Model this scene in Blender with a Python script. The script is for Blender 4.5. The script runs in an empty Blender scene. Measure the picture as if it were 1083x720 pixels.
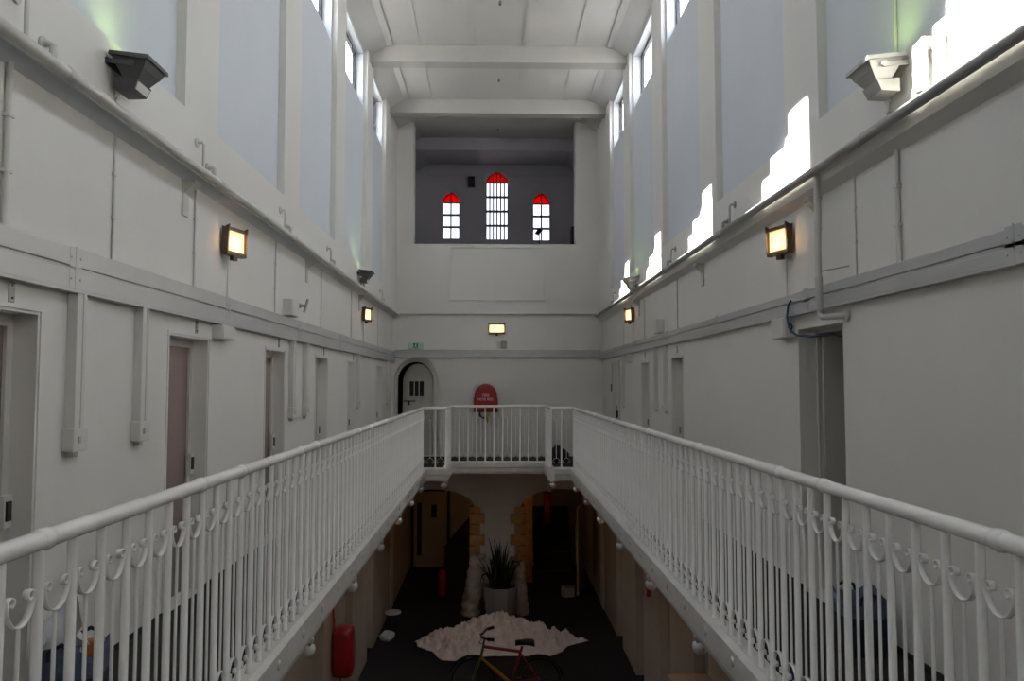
import bpy, bmesh, math, random
from mathutils import Vector, Matrix
random.seed(7)
S = bpy.context.scene
COL = S.collection
PI = math.pi

# ------------------------------------------------------------------ camera
F, CX, CY, EYE = 830.0, 541.5, 360.0, 1.6
cam_d = bpy.data.cameras.new('camera')
cam_d.sensor_width = 36.0
cam_d.lens = F / 1083 * 36.0
cam_d.clip_start = 0.05
cam = bpy.data.objects.new('camera', cam_d)
COL.objects.link(cam)
yaw = math.atan(18.5 / F)
pitch = math.atan(46 / F * math.cos(yaw))
cam.location = (0, 0, EYE)
cam.rotation_euler = (PI / 2 + pitch, 0, -yaw)
S.camera = cam

# ------------------------------------------------------------------ materials
def mat(name, col, rough=0.6, metal=0.0, var=0.0, scale=6.0, bump=0.0, bscale=40.0, emit=None, estr=0.0, spec=0.5):
    m = bpy.data.materials.new(name)
    m.use_nodes = True
    nt = m.node_tree
    b = nt.nodes['Principled BSDF']
    b.inputs['Base Color'].default_value = (*col, 1)
    b.inputs['Roughness'].default_value = rough
    b.inputs['Metallic'].default_value = metal
    b.inputs['Specular IOR Level'].default_value = spec
    tc = nt.nodes.new('ShaderNodeTexCoord')
    if var > 0:
        n = nt.nodes.new('ShaderNodeTexNoise')
        n.inputs['Scale'].default_value = scale
        n.inputs['Detail'].default_value = 6
        nt.links.new(tc.outputs['Object'], n.inputs['Vector'])
        r = nt.nodes.new('ShaderNodeValToRGB')
        r.color_ramp.elements[0].position = 0.3
        r.color_ramp.elements[1].position = 0.7
        r.color_ramp.elements[0].color = (*[c * (1 - var) for c in col], 1)
        r.color_ramp.elements[1].color = (*[min(1, c * (1 + var)) for c in col], 1)
        nt.links.new(n.outputs['Fac'], r.inputs['Fac'])
        nt.links.new(r.outputs['Color'], b.inputs['Base Color'])
    if bump > 0:
        n2 = nt.nodes.new('ShaderNodeTexNoise')
        n2.inputs['Scale'].default_value = bscale
        n2.inputs['Detail'].default_value = 4
        nt.links.new(tc.outputs['Object'], n2.inputs['Vector'])
        bp = nt.nodes.new('ShaderNodeBump')
        bp.inputs['Strength'].default_value = bump
        bp.inputs['Distance'].default_value = 0.02
        nt.links.new(n2.outputs['Fac'], bp.inputs['Height'])
        nt.links.new(bp.outputs['Normal'], b.inputs['Normal'])
    if emit:
        b.inputs['Emission Color'].default_value = (*emit, 1)
        b.inputs['Emission Strength'].default_value = estr
    return m

def glass(name, tint):
    m = bpy.data.materials.new(name)
    m.use_nodes = True
    nt = m.node_tree
    nt.nodes.remove(nt.nodes['Principled BSDF'])
    out = nt.nodes['Material Output']
    t = nt.nodes.new('ShaderNodeBsdfTransparent')
    t.inputs['Color'].default_value = (*tint, 1)
    g = nt.nodes.new('ShaderNodeBsdfGlossy')
    g.inputs['Roughness'].default_value = 0.02
    lw = nt.nodes.new('ShaderNodeLayerWeight')
    lw.inputs['Blend'].default_value = .5
    pw = nt.nodes.new('ShaderNodeMath'); pw.operation = 'POWER'; pw.inputs[1].default_value = 5.0
    nt.links.new(lw.outputs['Facing'], pw.inputs[0])
    fr = nt.nodes.new('ShaderNodeMath'); fr.operation = 'MULTIPLY_ADD'
    fr.inputs[1].default_value = .35; fr.inputs[2].default_value = .02
    nt.links.new(pw.outputs[0], fr.inputs[0])
    mx = nt.nodes.new('ShaderNodeMixShader')
    nt.links.new(fr.outputs[0], mx.inputs[0])
    nt.links.new(t.outputs[0], mx.inputs[1])
    nt.links.new(g.outputs[0], mx.inputs[2])
    nt.links.new(mx.outputs[0], out.inputs['Surface'])
    return m

M = {
 'wall': mat('white_wall_paint', (.70, .68, .635), .42, 0, .025, 1.3, .12, 9),
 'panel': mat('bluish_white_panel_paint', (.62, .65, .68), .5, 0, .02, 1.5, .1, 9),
 'ceil': mat('ceiling_board', (.53, .52, .505), .6, 0, .02, 2),
 'lowwall': mat('cream_wall_paint', (.48, .39, .315), .5, 0, .06, 1.5, .15, 9),
 'rail': mat('white_gloss_paint', (.88, .86, .82), .22, 0, .03, 8, .1, 25),
 'fascia': mat('white_iron_paint', (.66, .645, .61), .4, 0, .06, 7, .2, 20),
 'trunk': mat('grey_steel_trunking', (.46, .46, .46), .38, .35, .05, 3),
 'pvc': mat('white_plastic', (.62, .61, .57), .4),
 'pipe': mat('white_painted_pipe', (.52, .51, .47), .4, 0, .05, 6),
 'pipegrey': mat('grey_painted_pipe', (.30, .30, .29), .4, 0, .05, 6),
 'carpet': mat('dark_carpet', (.010, .0085, .009), .95, 0, .2, 30, .2, 200),
 'gcarpet': mat('gallery_carpet', (.016, .013, .012), .95, 0, .2, 30, .2, 200),
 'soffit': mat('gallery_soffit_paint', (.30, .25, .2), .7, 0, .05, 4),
 'brown': mat('mauve_brown_door', (.17, .125, .115), .5, 0, .06, 5),
 'doorwhite': mat('white_door_paint', (.55, .53, .48), .45, 0, .04, 4),
 'dark': mat('black_metal', (.012, .012, .013), .4),
 'dark2': mat('dark_interior', (.02, .018, .017), .9),
 'bronze': mat('dark_bronze_frame', (.035, .026, .018), .4, .3),
 'flood': mat('dark_grey_casting', (.055, .057, .06), .5, .2, .06, 20),
 'floodlight_grey': mat('light_grey_casting', (.42, .41, .37), .45, .1, .06, 20),
 'red': mat('red_vinyl', (.28, .006, .010), .35, 0, .1, 8, .1, 30),
 'redp': mat('red_gloss', (.35, .012, .008), .3),
 'white': mat('white_lettering', (.75, .7, .68), .5),
 'green': mat('green_print', (.02, .16, .09), .5),
 'yellow': mat('brass_yellow', (.45, .32, .05), .35, .3),
 'cloth': mat('crumpled_cotton', (.84, .71, .65), .9, 0, .05, 6, .9, 11),
 'wrap': mat('wrapped_fabric', (.50, .44, .37), .85, 0, .06, 6, .4, 14),
 'leaf': mat('snake_plant_leaf', (.012, .028, .008), .45, 0, .4, 9),
 'pot': mat('grey_planter', (.33, .33, .34), .6, 0, .04, 5),
 'soil': mat('dark_soil', (.02, .014, .01), .95, 0, .3, 40, .4, 60),
 'stone': mat('ochre_sandstone', (.52, .27, .09), .8, 0, .12, 7, .4, 20),
 'archw': mat('arch_wall_paint', (.72, .69, .66), .55, 0, .03, 3),
 'beamp': mat('beam_paint', (.43, .42, .395), .6, 0, .03, 3),
 'roomw': mat('upper_room_paint', (.52, .50, .54), .7, 0, .04, 2),
 'blocker': mat('sun_blocker_masonry', (.09, .09, .095), .85, 0, .15, 9, .3, 20),  # for the added sun blockers outside the left windows
 'wood': mat('pale_wood_veneer', (.42, .27, .17), .45, 0, .1, 3),
 'blue': mat('blue_cable', (.02, .05, .13), .45),
 'bagblue': mat('denim_blue_fabric', (.07, .10, .16), .85, 0, .35, 12, .3, 30),
 'bagnavy': mat('navy_fabric', (.016, .017, .028), .9, 0, .2, 10, .3, 30),
 'paper': mat('white_paper', (.62, .62, .64), .8),
 'orange': mat('orange_plastic', (.45, .13, .03), .5),
 'rubber': mat('black_rubber', (.009, .009, .010), .6),
 'chrome': mat('dull_chrome', (.35, .34, .33), .3, .9),
 'bikered': mat('bike_red_paint', (.30, .012, .012), .3),
 'bikegreen': mat('bike_green_paint', (.10, .14, .02), .35),
 'bikeorange': mat('bike_orange_paint', (.42, .15, .012), .35),
 'stair': mat('dark_stair', (.03, .028, .03), .8, 0, .1, 6),
 'outside': mat('outside_wall', (.35, .33, .30), .9),
 'frame': mat('window_frame', (.05, .05, .055), .5),
 'lead': mat('window_lead', (.16, .155, .2), .6),
 'exitw': mat('pale_green_white', (.42, .55, .50), .4),
 'led': mat('white_label', (.75, .72, .68), .5),
}
M['pane'] = glass('clear_glass', (.93, .95, .97))
M['obscure'] = glass('obscured_glass', (.42, .43, .46))
M['redpane'] = glass('red_glass', (.27, .006, .0015))
M['lampglow'] = mat('lit_lamp_glass', (.40, .33, .24), .3, 0, 0, emit=(1.0, .64, .34), estr=.30)
M['lampbulb'] = mat('lit_bulb', (1, .9, .8), .3, 0, 0, emit=(1.0, .78, .5), estr=1.1)
M['floodglass'] = mat('lit_flood_glass', (.6, .8, .5), .2, 0, 0, emit=(.62, 1.0, .38), estr=2.0)

# ------------------------------------------------------------------ mesh builder
class MB:
    def __init__(s):
        s.v = []; s.f = []; s.sm = []
    def add(s, vs, fs, smooth=False):
        o = len(s.v)
        s.v += [tuple(v) for v in vs]
        s.f += [tuple(i + o for i in f) for f in fs]
        s.sm += [smooth] * len(fs)
        return s
    def box(s, x0, x1, y0, y1, z0, z1):
        return s.add([(x0,y0,z0),(x1,y0,z0),(x1,y1,z0),(x0,y1,z0),(x0,y0,z1),(x1,y0,z1),(x1,y1,z1),(x0,y1,z1)],
              [(0,3,2,1),(4,5,6,7),(0,1,5,4),(1,2,6,5),(2,3,7,6),(3,0,4,7)])
    def bbox(s, x0, x1, y0, y1, z0, z1, b=.005):
        """box with chamfered edges"""
        bm = bmesh.new()
        bmesh.ops.create_cube(bm, size=1)
        for v in bm.verts:
            v.co = Vector(((x0+x1)/2 + v.co.x*(x1-x0), (y0+y1)/2 + v.co.y*(y1-y0), (z0+z1)/2 + v.co.z*(z1-z0)))
        bmesh.ops.bevel(bm, geom=bm.edges[:], offset=b, segments=2, affect='EDGES', profile=.6)
        bm.verts.index_update()
        s.add([v.co for v in bm.verts], [[v.index for v in f.verts] for f in bm.faces])
        bm.free()
        return s
    def hexa(s, p):   # 8 points: bottom 4 ccw, top 4 ccw
        return s.add(p, [(0,3,2,1),(4,5,6,7),(0,1,5,4),(1,2,6,5),(2,3,7,6),(3,0,4,7)])
    def prism(s, poly, a0, a1, axis='y'):
        """poly in the plane across the axis: y -> (x,z), x -> (y,z), z -> (x,y)"""
        n = len(poly)
        def P(u, w, a):
            return {'y': (u, a, w), 'x': (a, u, w), 'z': (u, w, a)}[axis]
        vs = [P(u, w, a0) for u, w in poly] + [P(u, w, a1) for u, w in poly]
        fs = [tuple(range(n)), tuple(range(2*n-1, n-1, -1))]
        fs += [(i, i+n, (i+1) % n + n, (i+1) % n) for i in range(n)]
        return s.add(vs, fs)
    def tube(s, pts, r, n=10, cap=True, smooth=True, closed=False):
        pts = [Vector(p) for p in pts]
        k = len(pts)
        rs = r if isinstance(r, (list, tuple)) else [r] * k
        vs = []; fs = []
        T = []
        for i in range(k):
            if closed:
                t = pts[(i+1) % k] - pts[i-1]
            else:
                a = pts[max(i-1, 0)]; b = pts[min(i+1, k-1)]
                t = b - a
            T.append(t.normalized())
        u = Vector((0, 0, 1)) if abs(T[0].z) < .9 else Vector((1, 0, 0))
        u = (u - T[0] * u.dot(T[0])).normalized()
        for i in range(k):
            u = (u - T[i] * u.dot(T[i])).normalized()
            w = T[i].cross(u)
            for j in range(n):
                a = 2 * PI * j / n
                vs.append(pts[i] + (u * math.cos(a) + w * math.sin(a)) * rs[i])
        for i in range(k if closed else k - 1):
            i2 = (i + 1) % k
            for j in range(n):
                j2 = (j + 1) % n
                fs.append((i*n+j, i2*n+j, i2*n+j2, i*n+j2)[::-1])
        s.add(vs, fs, smooth)
        if cap and not closed:
            s.add(vs[:n], [tuple(range(n))])
            s.add(vs[-n:], [tuple(range(n-1, -1, -1))])
        return s
    def lathe(s, prof, c=(0,0,0), n=20, smooth=True, axis='z'):
        vs = []; fs = []
        for r, h in prof:
            for j in range(n):
                a = 2*PI*j/n
                if axis == 'z': vs.append((c[0]+r*math.cos(a), c[1]+r*math.sin(a), c[2]+h))
                elif axis == 'y': vs.append((c[0]+r*math.cos(a), c[1]+h, c[2]-r*math.sin(a)))
                else: vs.append((c[0]+h, c[1]+r*math.cos(a), c[2]+r*math.sin(a)))
        k = len(prof)
        for i in range(k-1):
            for j in range(n):
                j2 = (j+1) % n
                fs.append((i*n+j, i*n+j2, (i+1)*n+j2, (i+1)*n+j))
        s.add(vs, fs, smooth)
        s.add(vs[:n], [tuple(range(n-1,-1,-1))]); s.add(vs[-n:], [tuple(range(n))])
        return s
    def ribbon(s, path, w, t):
        """flat strip following a path in the x-z plane, width along y"""
        k = len(path); vs = []; fs = []
        for i, (x, z) in enumerate(path):
            a = path[max(i-1, 0)]; b = path[min(i+1, k-1)]
            d = Vector((b[0]-a[0], b[1]-a[1]))
            d = d.normalized() if d.length > 1e-9 else Vector((1, 0))
            nx, nz = -d.y*t/2, d.x*t/2
            vs += [(x+nx, -w/2, z+nz), (x+nx, w/2, z+nz), (x-nx, w/2, z-nz), (x-nx, -w/2, z-nz)]
        for i in range(k-1):
            for j in range(4):
                j2 = (j+1) % 4
                fs.append((i*4+j, i*4+j2, i*4+4+j2, i*4+4+j))
        s.add(vs, fs, True)
        s.add(vs[:4], [(3,2,1,0)]); s.add(vs[-4:], [(0,1,2,3)])
        return s
    def build(s, name, m, parent=None, loc=(0,0,0), rotz=0):
        me = bpy.data.meshes.new(name)
        me.from_pydata(s.v, [], s.f)
        for p, q in zip(me.polygons, s.sm): p.use_smooth = q
        bm = bmesh.new(); bm.from_mesh(me)
        bmesh.ops.recalc_face_normals(bm, faces=bm.faces[:])
        bm.to_mesh(me); bm.free()
        me.materials.append(M[m] if isinstance(m, str) else m)
        o = bpy.data.objects.new(name, me)
        COL.objects.link(o)
        o.location = loc; o.rotation_euler = (0, 0, rotz)
        if parent: o.parent = parent
        return o

def tag(o, label, cat, group=None, kind=None):
    if label: o['label'] = label
    if cat: o['category'] = cat
    if group: o['group'] = group
    if kind: o['kind'] = kind
    return o
def thing(name, loc, rotz, label, cat, group=None):
    o = bpy.data.objects.new(name, None)
    o.empty_display_size = .1
    COL.objects.link(o)
    o.location = loc; o.rotation_euler = (0, 0, rotz)
    return tag(o, label, cat, group)
def struct(name, mb, m, parent=None, label=None):
    o = mb.build(name, m, parent)
    if not parent: o['kind'] = 'structure'
    if label: o['label'] = label
    return o
def kids(o): return [c for c in bpy.data.objects if c.parent == o]
def copy_tree(o, parent=None):
    c = o.copy(); COL.objects.link(c)
    if parent: c.parent = parent
    for ch in kids(o): copy_tree(ch, c)
    return c
def dup(o, loc, rotz, label, group=None):
    c = copy_tree(o); c.location = loc; c.rotation_euler = (0, 0, rotz)
    c['label'] = label
    if group: c['group'] = group
    return c
LW, RW, BW = -PI/2, PI/2, PI      # local +y points out of the left / right / back wall

# ------------------------------------------------------------------ dimensions
XL, XLU, XLR = -2.28, -2.19, -2.26     # left wall: gallery face, upper face, recess face
XR, XRU, XRR = 2.42, 2.33, 2.40
ZUL, ZUR = 3.14, 3.04                  # underside of the projecting upper wall
ZPL, ZPR = 3.56, 3.50                  # bottom of recessed panels
YN, YB, YB2 = -5.0, 17.5, 21.8         # near wall, far wall, far wall of upper room
ZG = -3.35                             # ground floor
ZWT = 7.32                             # wall top, where the sloped soffit starts
ZC = 7.54
GW0, GW1 = 6.50, 7.20                  # window glass heights
pils = [(5.5 + 2.6*k, 6.15 + 2.6*k) for k in range(-4, 4)] + [(15.6, 17.5)]
bays = [(pils[i][1], pils[i+1][0]) for i in range(len(pils)-1)]
bays = [(YN, pils[0][0])] + bays if pils[0][0] > YN else bays

def grid_wall(mb, u0, u1, v0, v1, w0, w1, holes, axis='x'):
    """wall slab in the u-v plane between w0 (front) and w1 (back), with rectangular holes"""
    us = sorted({u0, u1, *[h[0] for h in holes], *[h[1] for h in holes]})
    vs = sorted({v0, v1, *[h[2] for h in holes], *[h[3] for h in holes]})
    us = [u for u in us if u0 <= u <= u1]; vs = [v for v in vs if v0 <= v <= v1]
    def solid(i, j):
        if i < 0 or j < 0 or i >= len(us)-1 or j >= len(vs)-1: return False
        cu = (us[i]+us[i+1])/2; cv = (vs[j]+vs[j+1])/2
        return not any(h[0] < cu < h[1] and h[2] < cv < h[3] for h in holes)
    def P(u, v, w): return (w, u, v) if axis == 'x' else (u, w, v)
    for i in range(len(us)-1):
        for j in range(len(vs)-1):
            if not solid(i, j): continue
            a, b, c, d = us[i], us[i+1], vs[j], vs[j+1]
            for w in (w0, w1): mb.add([P(a,c,w), P(b,c,w), P(b,d,w), P(a,d,w)], [(0,1,2,3)])
            if not solid(i-1, j): mb.add([P(a,c,w0), P(a,c,w1), P(a,d,w1), P(a,d,w0)], [(0,1,2,3)])
            if not solid(i+1, j): mb.add([P(b,c,w0), P(b,c,w1), P(b,d,w1), P(b,d,w0)], [(0,1,2,3)])
            if not solid(i, j-1): mb.add([P(a,c,w0), P(a,c,w1), P(b,c,w1), P(b,c,w0)], [(0,1,2,3)])
            if not solid(i, j+1): mb.add([P(a,d,w0), P(a,d,w1), P(b,d,w1), P(b,d,w0)], [(0,1,2,3)])
    return mb
def build_flat(mb, name, m, kind='structure'):
    me = bpy.data.meshes.new(name)
    me.from_pydata(mb.v, [], mb.f)
    bm = bmesh.new(); bm.from_mesh(me)
    bmesh.ops.remove_doubles(bm, verts=bm.verts[:], dist=1e-5)
    bmesh.ops.recalc_face_normals(bm, faces=bm.faces[:])
    bm.to_mesh(me); bm.free()
    me.materials.append(M[m])
    o = bpy.data.objects.new(name, me); COL.objects.link(o)
    if kind: o['kind'] = kind
    return o

# ------------------------------------------------------------------ side walls
doorsL = [(3.27, 3.96), (5.55, 6.29), (7.87, 8.57), (10.07, 10.75), (12.27, 12.91), (15.27, 15.97)]
doorsR = [(10.04, 10.63), (12.25, 12.85)]
openR = (5.39, 6.19)
flushR = (15.06, 16.0)
win_n = 0
def upper_wall(side):
    global win_n
    sg = -1 if side == 'left' else 1
    xu, xr, zu, zp = (XLU, XLR, ZUL, ZPL) if sg < 0 else (XRU, XRR, ZUR, ZPR)
    xb = xr + sg*.19
    mb = MB()
    holes = [(a+.05, b-.05, 6.34, 7.27) for a, b in bays]
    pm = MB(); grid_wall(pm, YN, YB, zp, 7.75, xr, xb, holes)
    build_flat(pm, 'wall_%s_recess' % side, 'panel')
    mb.box(min(xu, xb), max(xu, xb), YN, YB, zu, zp)
    for a, b in pils: mb.box(min(xu, xr), max(xu, xr), max(a, YN), b, zp, 7.5)
    xg = xr + sg*.15
    for a, b, z0, z1 in holes:                     # splayed sills
        mb.prism([(xr, z0), (xg, GW0), (xb, GW0), (xb, z0)], a, b, 'y')
    xw = XL if sg < 0 else XR
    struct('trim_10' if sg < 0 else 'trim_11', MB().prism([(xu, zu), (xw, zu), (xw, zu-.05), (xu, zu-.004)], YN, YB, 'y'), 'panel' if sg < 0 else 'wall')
    struct('wall_%s.upper' % side if False else ('wall_%s' % side), mb, 'wall')
    for a, b, z0, z1 in holes:
        win_n += 1
        w = thing('window_%d' % win_n, (xg, (a+b)/2, GW0), LW if sg < 0 else RW, None, None)
        w['kind'] = 'structure'
        h = (b-a)/2; H = z1-GW0
        f = MB()
        f.box(-h, h, -.03, .02, 0, .04); f.box(-h, h, -.03, .02, H-.05, H)
        f.box(-h, -h+.045, -.03, .02, .04, H-.05); f.box(h-.045, h, -.03, .02, .04, H-.05)
        f.build('window_frame', 'frame', w)
        MB().box(-h+.045, h-.045, -.006, .0, .04, H-.05).build('pane', 'pane', w)
upper_wall('left'); upper_wall('right')

# lower walls of the gallery level and of the ground floor
gL = [(a, b) for a, b in [(.95, 1.65), (3.27, 3.96), (5.55, 6.29), (7.87, 8.57), (10.07, 10.75), (12.27, 12.91), (14.4, 15.1)]]
gR = [(6.2, 6.95), (8.95, 9.65), (10.9, 11.6), (12.9, 13.6), (15.0, 15.7)]
mb = MB()
grid_wall(mb, YN, YB, -.2, ZUL, XL, XL-.40, [(a, b, 0, 1.945) for a, b in doorsL])
build_flat(mb, 'wall_left_gallery', 'wall')
mb = MB()
grid_wall(mb, YN, YB, -.2, ZUR, XR, XR+.40, [(a, b, 0, 1.945) for a, b in doorsR] + [(openR[0], openR[1], 0, 2.03)])
build_flat(mb, 'wall_right_gallery', 'wall')
mb = MB(); grid_wall(mb, YN, YB2, ZG, -.2, XL, XL-.40, [(a, b, ZG, -1.35) for a, b in gL])
build_flat(mb, 'wall_left_ground', 'lowwall')
mb = MB(); grid_wall(mb, YN, YB2, ZG, -.2, XR, XR+.40, [(a, b, ZG, -1.35) for a, b in gR])
build_flat(mb, 'wall_right_ground', 'lowwall')
# near wall behind the photographer
struct('wall_near', MB().box(XL-.4, XR+.4, YN-.3, YN, ZG, 7.75), 'wall')

# ------------------------------------------------------------------ floors
struct('floor', MB().box(XL-.4, XR+.4, YN, YB2+.3, ZG-.2, ZG), 'carpet')
mb = MB()
slabs = [(XL, -1.37, YN, YB), (1.52, XR, YN, YB), (-1.37, 1.52, 15.86, YB), (-1.37, -.96, 14.66, 15.86), (1.10, 1.52, 14.66, 15.86), (-1.37, 1.52, YN, .5)]
for a, b, c, d in slabs: mb.box(a, b, c, d, -.13, 0)
struct('gallery_floor', mb, 'gcarpet')
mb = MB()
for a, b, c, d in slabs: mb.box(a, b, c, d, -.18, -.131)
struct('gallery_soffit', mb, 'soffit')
# skirting line on the gallery walls (dark upstand of the carpet)
mb = MB()
e = [XL+.001] 
cur = YN
for a, b in doorsL + [(YB, YB)]:
    if a > cur: mb.box(XL, XL+.012, cur, a, 0, .035)
    cur = b
struct('baseboard_left', mb, 'gcarpet')
mb = MB(); cur = YN
for a, b in sorted([openR] + doorsR + [flushR]) + [(YB, YB)]:
    if a > cur: mb.box(XR-.012, XR, cur, a, 0, .035)
    cur = b
struct('baseboard_right', mb, 'gcarpet')

# fascia of the gallery, one profile swept round the void
prof = [(.06, .06), (-.03, .06), (-.06, .035), (-.06, -.06), (-.045, -.075), (-.045, -.14), (-.03, -.185), (.06, -.185)]  # (offset away from void, z)
def fascia_run(mb, p0, p1, nrm, e0=0, e1=0):
    """p0,p1 rail line points; nrm = unit vector away from the void; e0/e1 mitre factors"""
    d = Vector((p1[0]-p0[0], p1[1]-p0[1])).normalized()
    n = Vector(nrm); vs = []
    for q, e in ((p0, e0), (p1, e1)):
        for o, z in prof:
            p = Vector(q) + n*o + d*(e*o)
            vs.append((p.x, p.y, z))
    k = len(prof)
    fs = [tuple(range(k)), tuple(range(2*k-1, k-1, -1))] + [(i, i+k, (i+1) % k+k, (i+1) % k) for i in range(k)]
    mb.add(vs, fs)
RL = [(-1.31, .5), (-1.31, 14.6), (-.90, 14.6), (-.88, 15.8), (1.03, 15.8), (1.05, 14.6), (1.46, 14.6), (1.46, .5)]
NR = [(-1, 0), (0, 1), (-1, 0), (0, 1), (1, 0), (0, 1), (1, 0)]
EE = [(0, 1), (-1, -1), (1, 1), (-1, -1), (1, 1), (-1, -1), (1, 0)]
mb = MB()
for i in range(7): fascia_run(mb, RL[i], RL[i+1], NR[i], -EE[i][0] if 0 else EE[i][0], EE[i][1])
# rivet discs along both long faces
y = 1.2
while y < 14.3:
    mb.lathe([(.03, 0), (.03, .006), (.018, .012), (0.004, .014)], (-1.31+.058, y, -.03), 10, True, 'x')
    vsn = len(mb.v)
    mb.lathe([(.004, -.014), (.018, -.012), (.03, -.006), (.03, 0)], (1.46-.058, y, -.03), 10, True, 'x')
    y += .58
struct('gallery_fascia', mb, 'fascia')

# ------------------------------------------------------------------ railings
def baluster_mb(h):
    return MB().lathe([(.021, 0), (.021, .012), (.0155, .016), (.0155, h)], n=10)
def scroll_path(up=1):
    pts = []
    for s in (-1, 1):
        half = []
        for k in range(0, 9):
            a = -PI/2 + PI/2*k/8
            half.append((s*.064*math.cos(a), .07 + .07*math.sin(a)))
        for k in range(1, 17):
            a = 2*PI*k/16*.92
            r = .019 - .011*k/16
            half.append((s*(.045 + r*math.cos(a)), .075 + r*math.sin(a)))
        pts.append(half)
    return [(x, z*up) for x, z in (list(reversed(pts[0])) + pts[1][1:])]
RH = 1.09           # rail axis above the kerb (kerb at z=.06)
proto_b = proto_s = None
def make_proto():
    global proto_b, proto_s
    b = baluster_mb(RH-.01); me = b.build('baluster', 'rail')
    sp = MB().tube([(0,0,.17), (0,0,.87)], .0068, 8).build('spindle', 'rail')
    up = MB().ribbon(scroll_path(1), .020, .005).build('scroll', 'rail', sp, (0,0,.87))
    lo = MB().ribbon(scroll_path(-1), .020, .005).build('scroll', 'rail', sp, (0,0,.17))
    return me, sp
def place(o, parent, loc, rz):
    c = o.copy(); COL.objects.link(c); c.parent = parent; c.location = loc; c.rotation_euler = (0, 0, rz)
    for ch in kids(o):
        d = ch.copy(); COL.objects.link(d); d.parent = c
    return c
pb, ps = make_proto()
def fill_run(root, org, p0, p1, first, n, step, spin_first=True, spin_last=True):
    d = Vector((p1[0]-p0[0], p1[1]-p0[1])); L = d.length; d.normalize()
    rz = math.atan2(d.y, d.x)
    for k in range(n):
        s = first + step*k
        if s > L - .02: break
        p = Vector(p0) + d*s
        place(pb, root, (p.x-org[0], p.y-org[1], 0), rz)
        if s + step/2 < L - .03:
            q = Vector(p0) + d*(s+step/2)
            place(ps, root, (q.x-org[0], q.y-org[1], 0), rz)
def side_rail(x, y0, y1, phase, collars, label):
    r = thing('gallery_railing', (x, y0, .06), 0, label, 'railing', 'white gallery railings')
    MB().tube([(0,0,RH), (0,y1-y0,RH)], .0285, 14).build('handrail', 'rail', r)
    for c in collars:
        MB().lathe([(.0285, -.03), (.033, -.02), (.0345, 0), (.033, .02), (.0285, .03)], (0, c-y0, RH), 14, True, 'y').build('rail_collar', 'rail', r)
    first = phase - y0
    while first - .181 > .02: first -= .181
    fill_run(r, (x, y0), (x, y0), (x, y1), first, 90, .181)
    return r
side_rail(-1.31, .62, 14.6, 2.32, [2.34, 3.55, 4.12, 5.34, 5.82, 7.62, 8.31, 9.45, 11.29], 'long white scrolled gallery railing along the left side of the void')
side_rail(1.46, .62, 14.6, 2.36, [2.26, 3.47, 4.0, 5.58, 7.4, 8.2, 9.6, 11.3], 'long white scrolled gallery railing along the right side of the void')
r = thing('gallery_railing', (.08, 15.8, .06), 0, 'short stepped white railing across the far end, before the red hose cover', 'railing', 'white gallery railings')
org = (.08, 15.8)
for i in range(1, 6):
    a, b = RL[i], RL[i+1]
    if i == 1: a = (a[0]+.03, a[1])
    if i == 5: b = (b[0]-.03, b[1])
    pa = (a[0]-org[0], a[1]-org[1], RH); pb_ = (b[0]-org[0], b[1]-org[1], RH)
    MB().tube([pa, pb_], .026, 12).build('handrail', 'rail', r)
    L = math.hypot(b[0]-a[0], b[1]-a[1])
    n = {1: 2, 2: 7, 3: 11, 4: 7, 5: 2}[i]
    st = L/n
    for k in range(n):
        d = Vector((b[0]-a[0], b[1]-a[1]))/n; rz = math.atan2(d.y, d.x)
        p = Vector(a) + d*k
        if not (i == 1 and k == 0): place(pb, r, (p.x-org[0], p.y-org[1], 0), rz)
        q = p + d*.5
        c = place(ps, r, (q.x-org[0], q.y-org[1], 0), rz)
for o in [ps] + kids(ps) + [pb]: bpy.data.objects.remove(o)

# cantilever brackets with pendant balls under the gallery edge
def make_bracket():
    t = thing('gallery_bracket', (0,0,-.18), 0, 'x', 'bracket')
    # local +x away from the void, arm runs back to the wall under the soffit
    b = MB()
    b.prism([(0, -.001), (.86, -.001), (.86, -.30), (.80, -.30), (.55, -.10), (.30, -.055), (0, -.05)], -.03, .03, 'y')
    b.build('bracket_arm', 'soffit', t)
    MB().lathe([(.004, -.135), (.03, -.128), (.05, -.105), (.056, -.08), (.05, -.055), (.032, -.045), (.032, -.035), (.045, -.03), (.045, -.0505+.05)], (.03, 0, 0), 18).build('pendant_ball', 'fascia', t)
    return t
br0 = make_bracket()
ys = [3.93, 5.67, 7.41, 9.15, 10.9, 12.5, 14.1]
side_words = {0: 'nearest the photographer', 1: 'second', 2: 'third', 3: 'fourth', 4: 'fifth', 5: 'sixth', 6: 'farthest'}
first = True
for sd, x, rz in (('left', -1.285, PI), ('right', 1.435, 0)):
    for i, y in enumerate(ys):
        w = side_words[i]
        lab = f'pendant ball bracket under the {sd} gallery edge, {w}' + (' from the near end' if 0 < i < 6 else '')
        if first:
            br0.location = (x, y, -.186); br0.rotation_euler.z = rz; br0['label'] = lab; br0['group'] = 'pendant brackets under the gallery'; first = False
        else:
            dup(br0, (x, y, -.186), rz, lab)
for nm, x in (('left', -.93), ('right', 1.08)):
    dup(br0, (x, 14.62, -.186), PI/2, f'iron bracket with pendant ball under the {nm} corner of the far landing')

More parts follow.
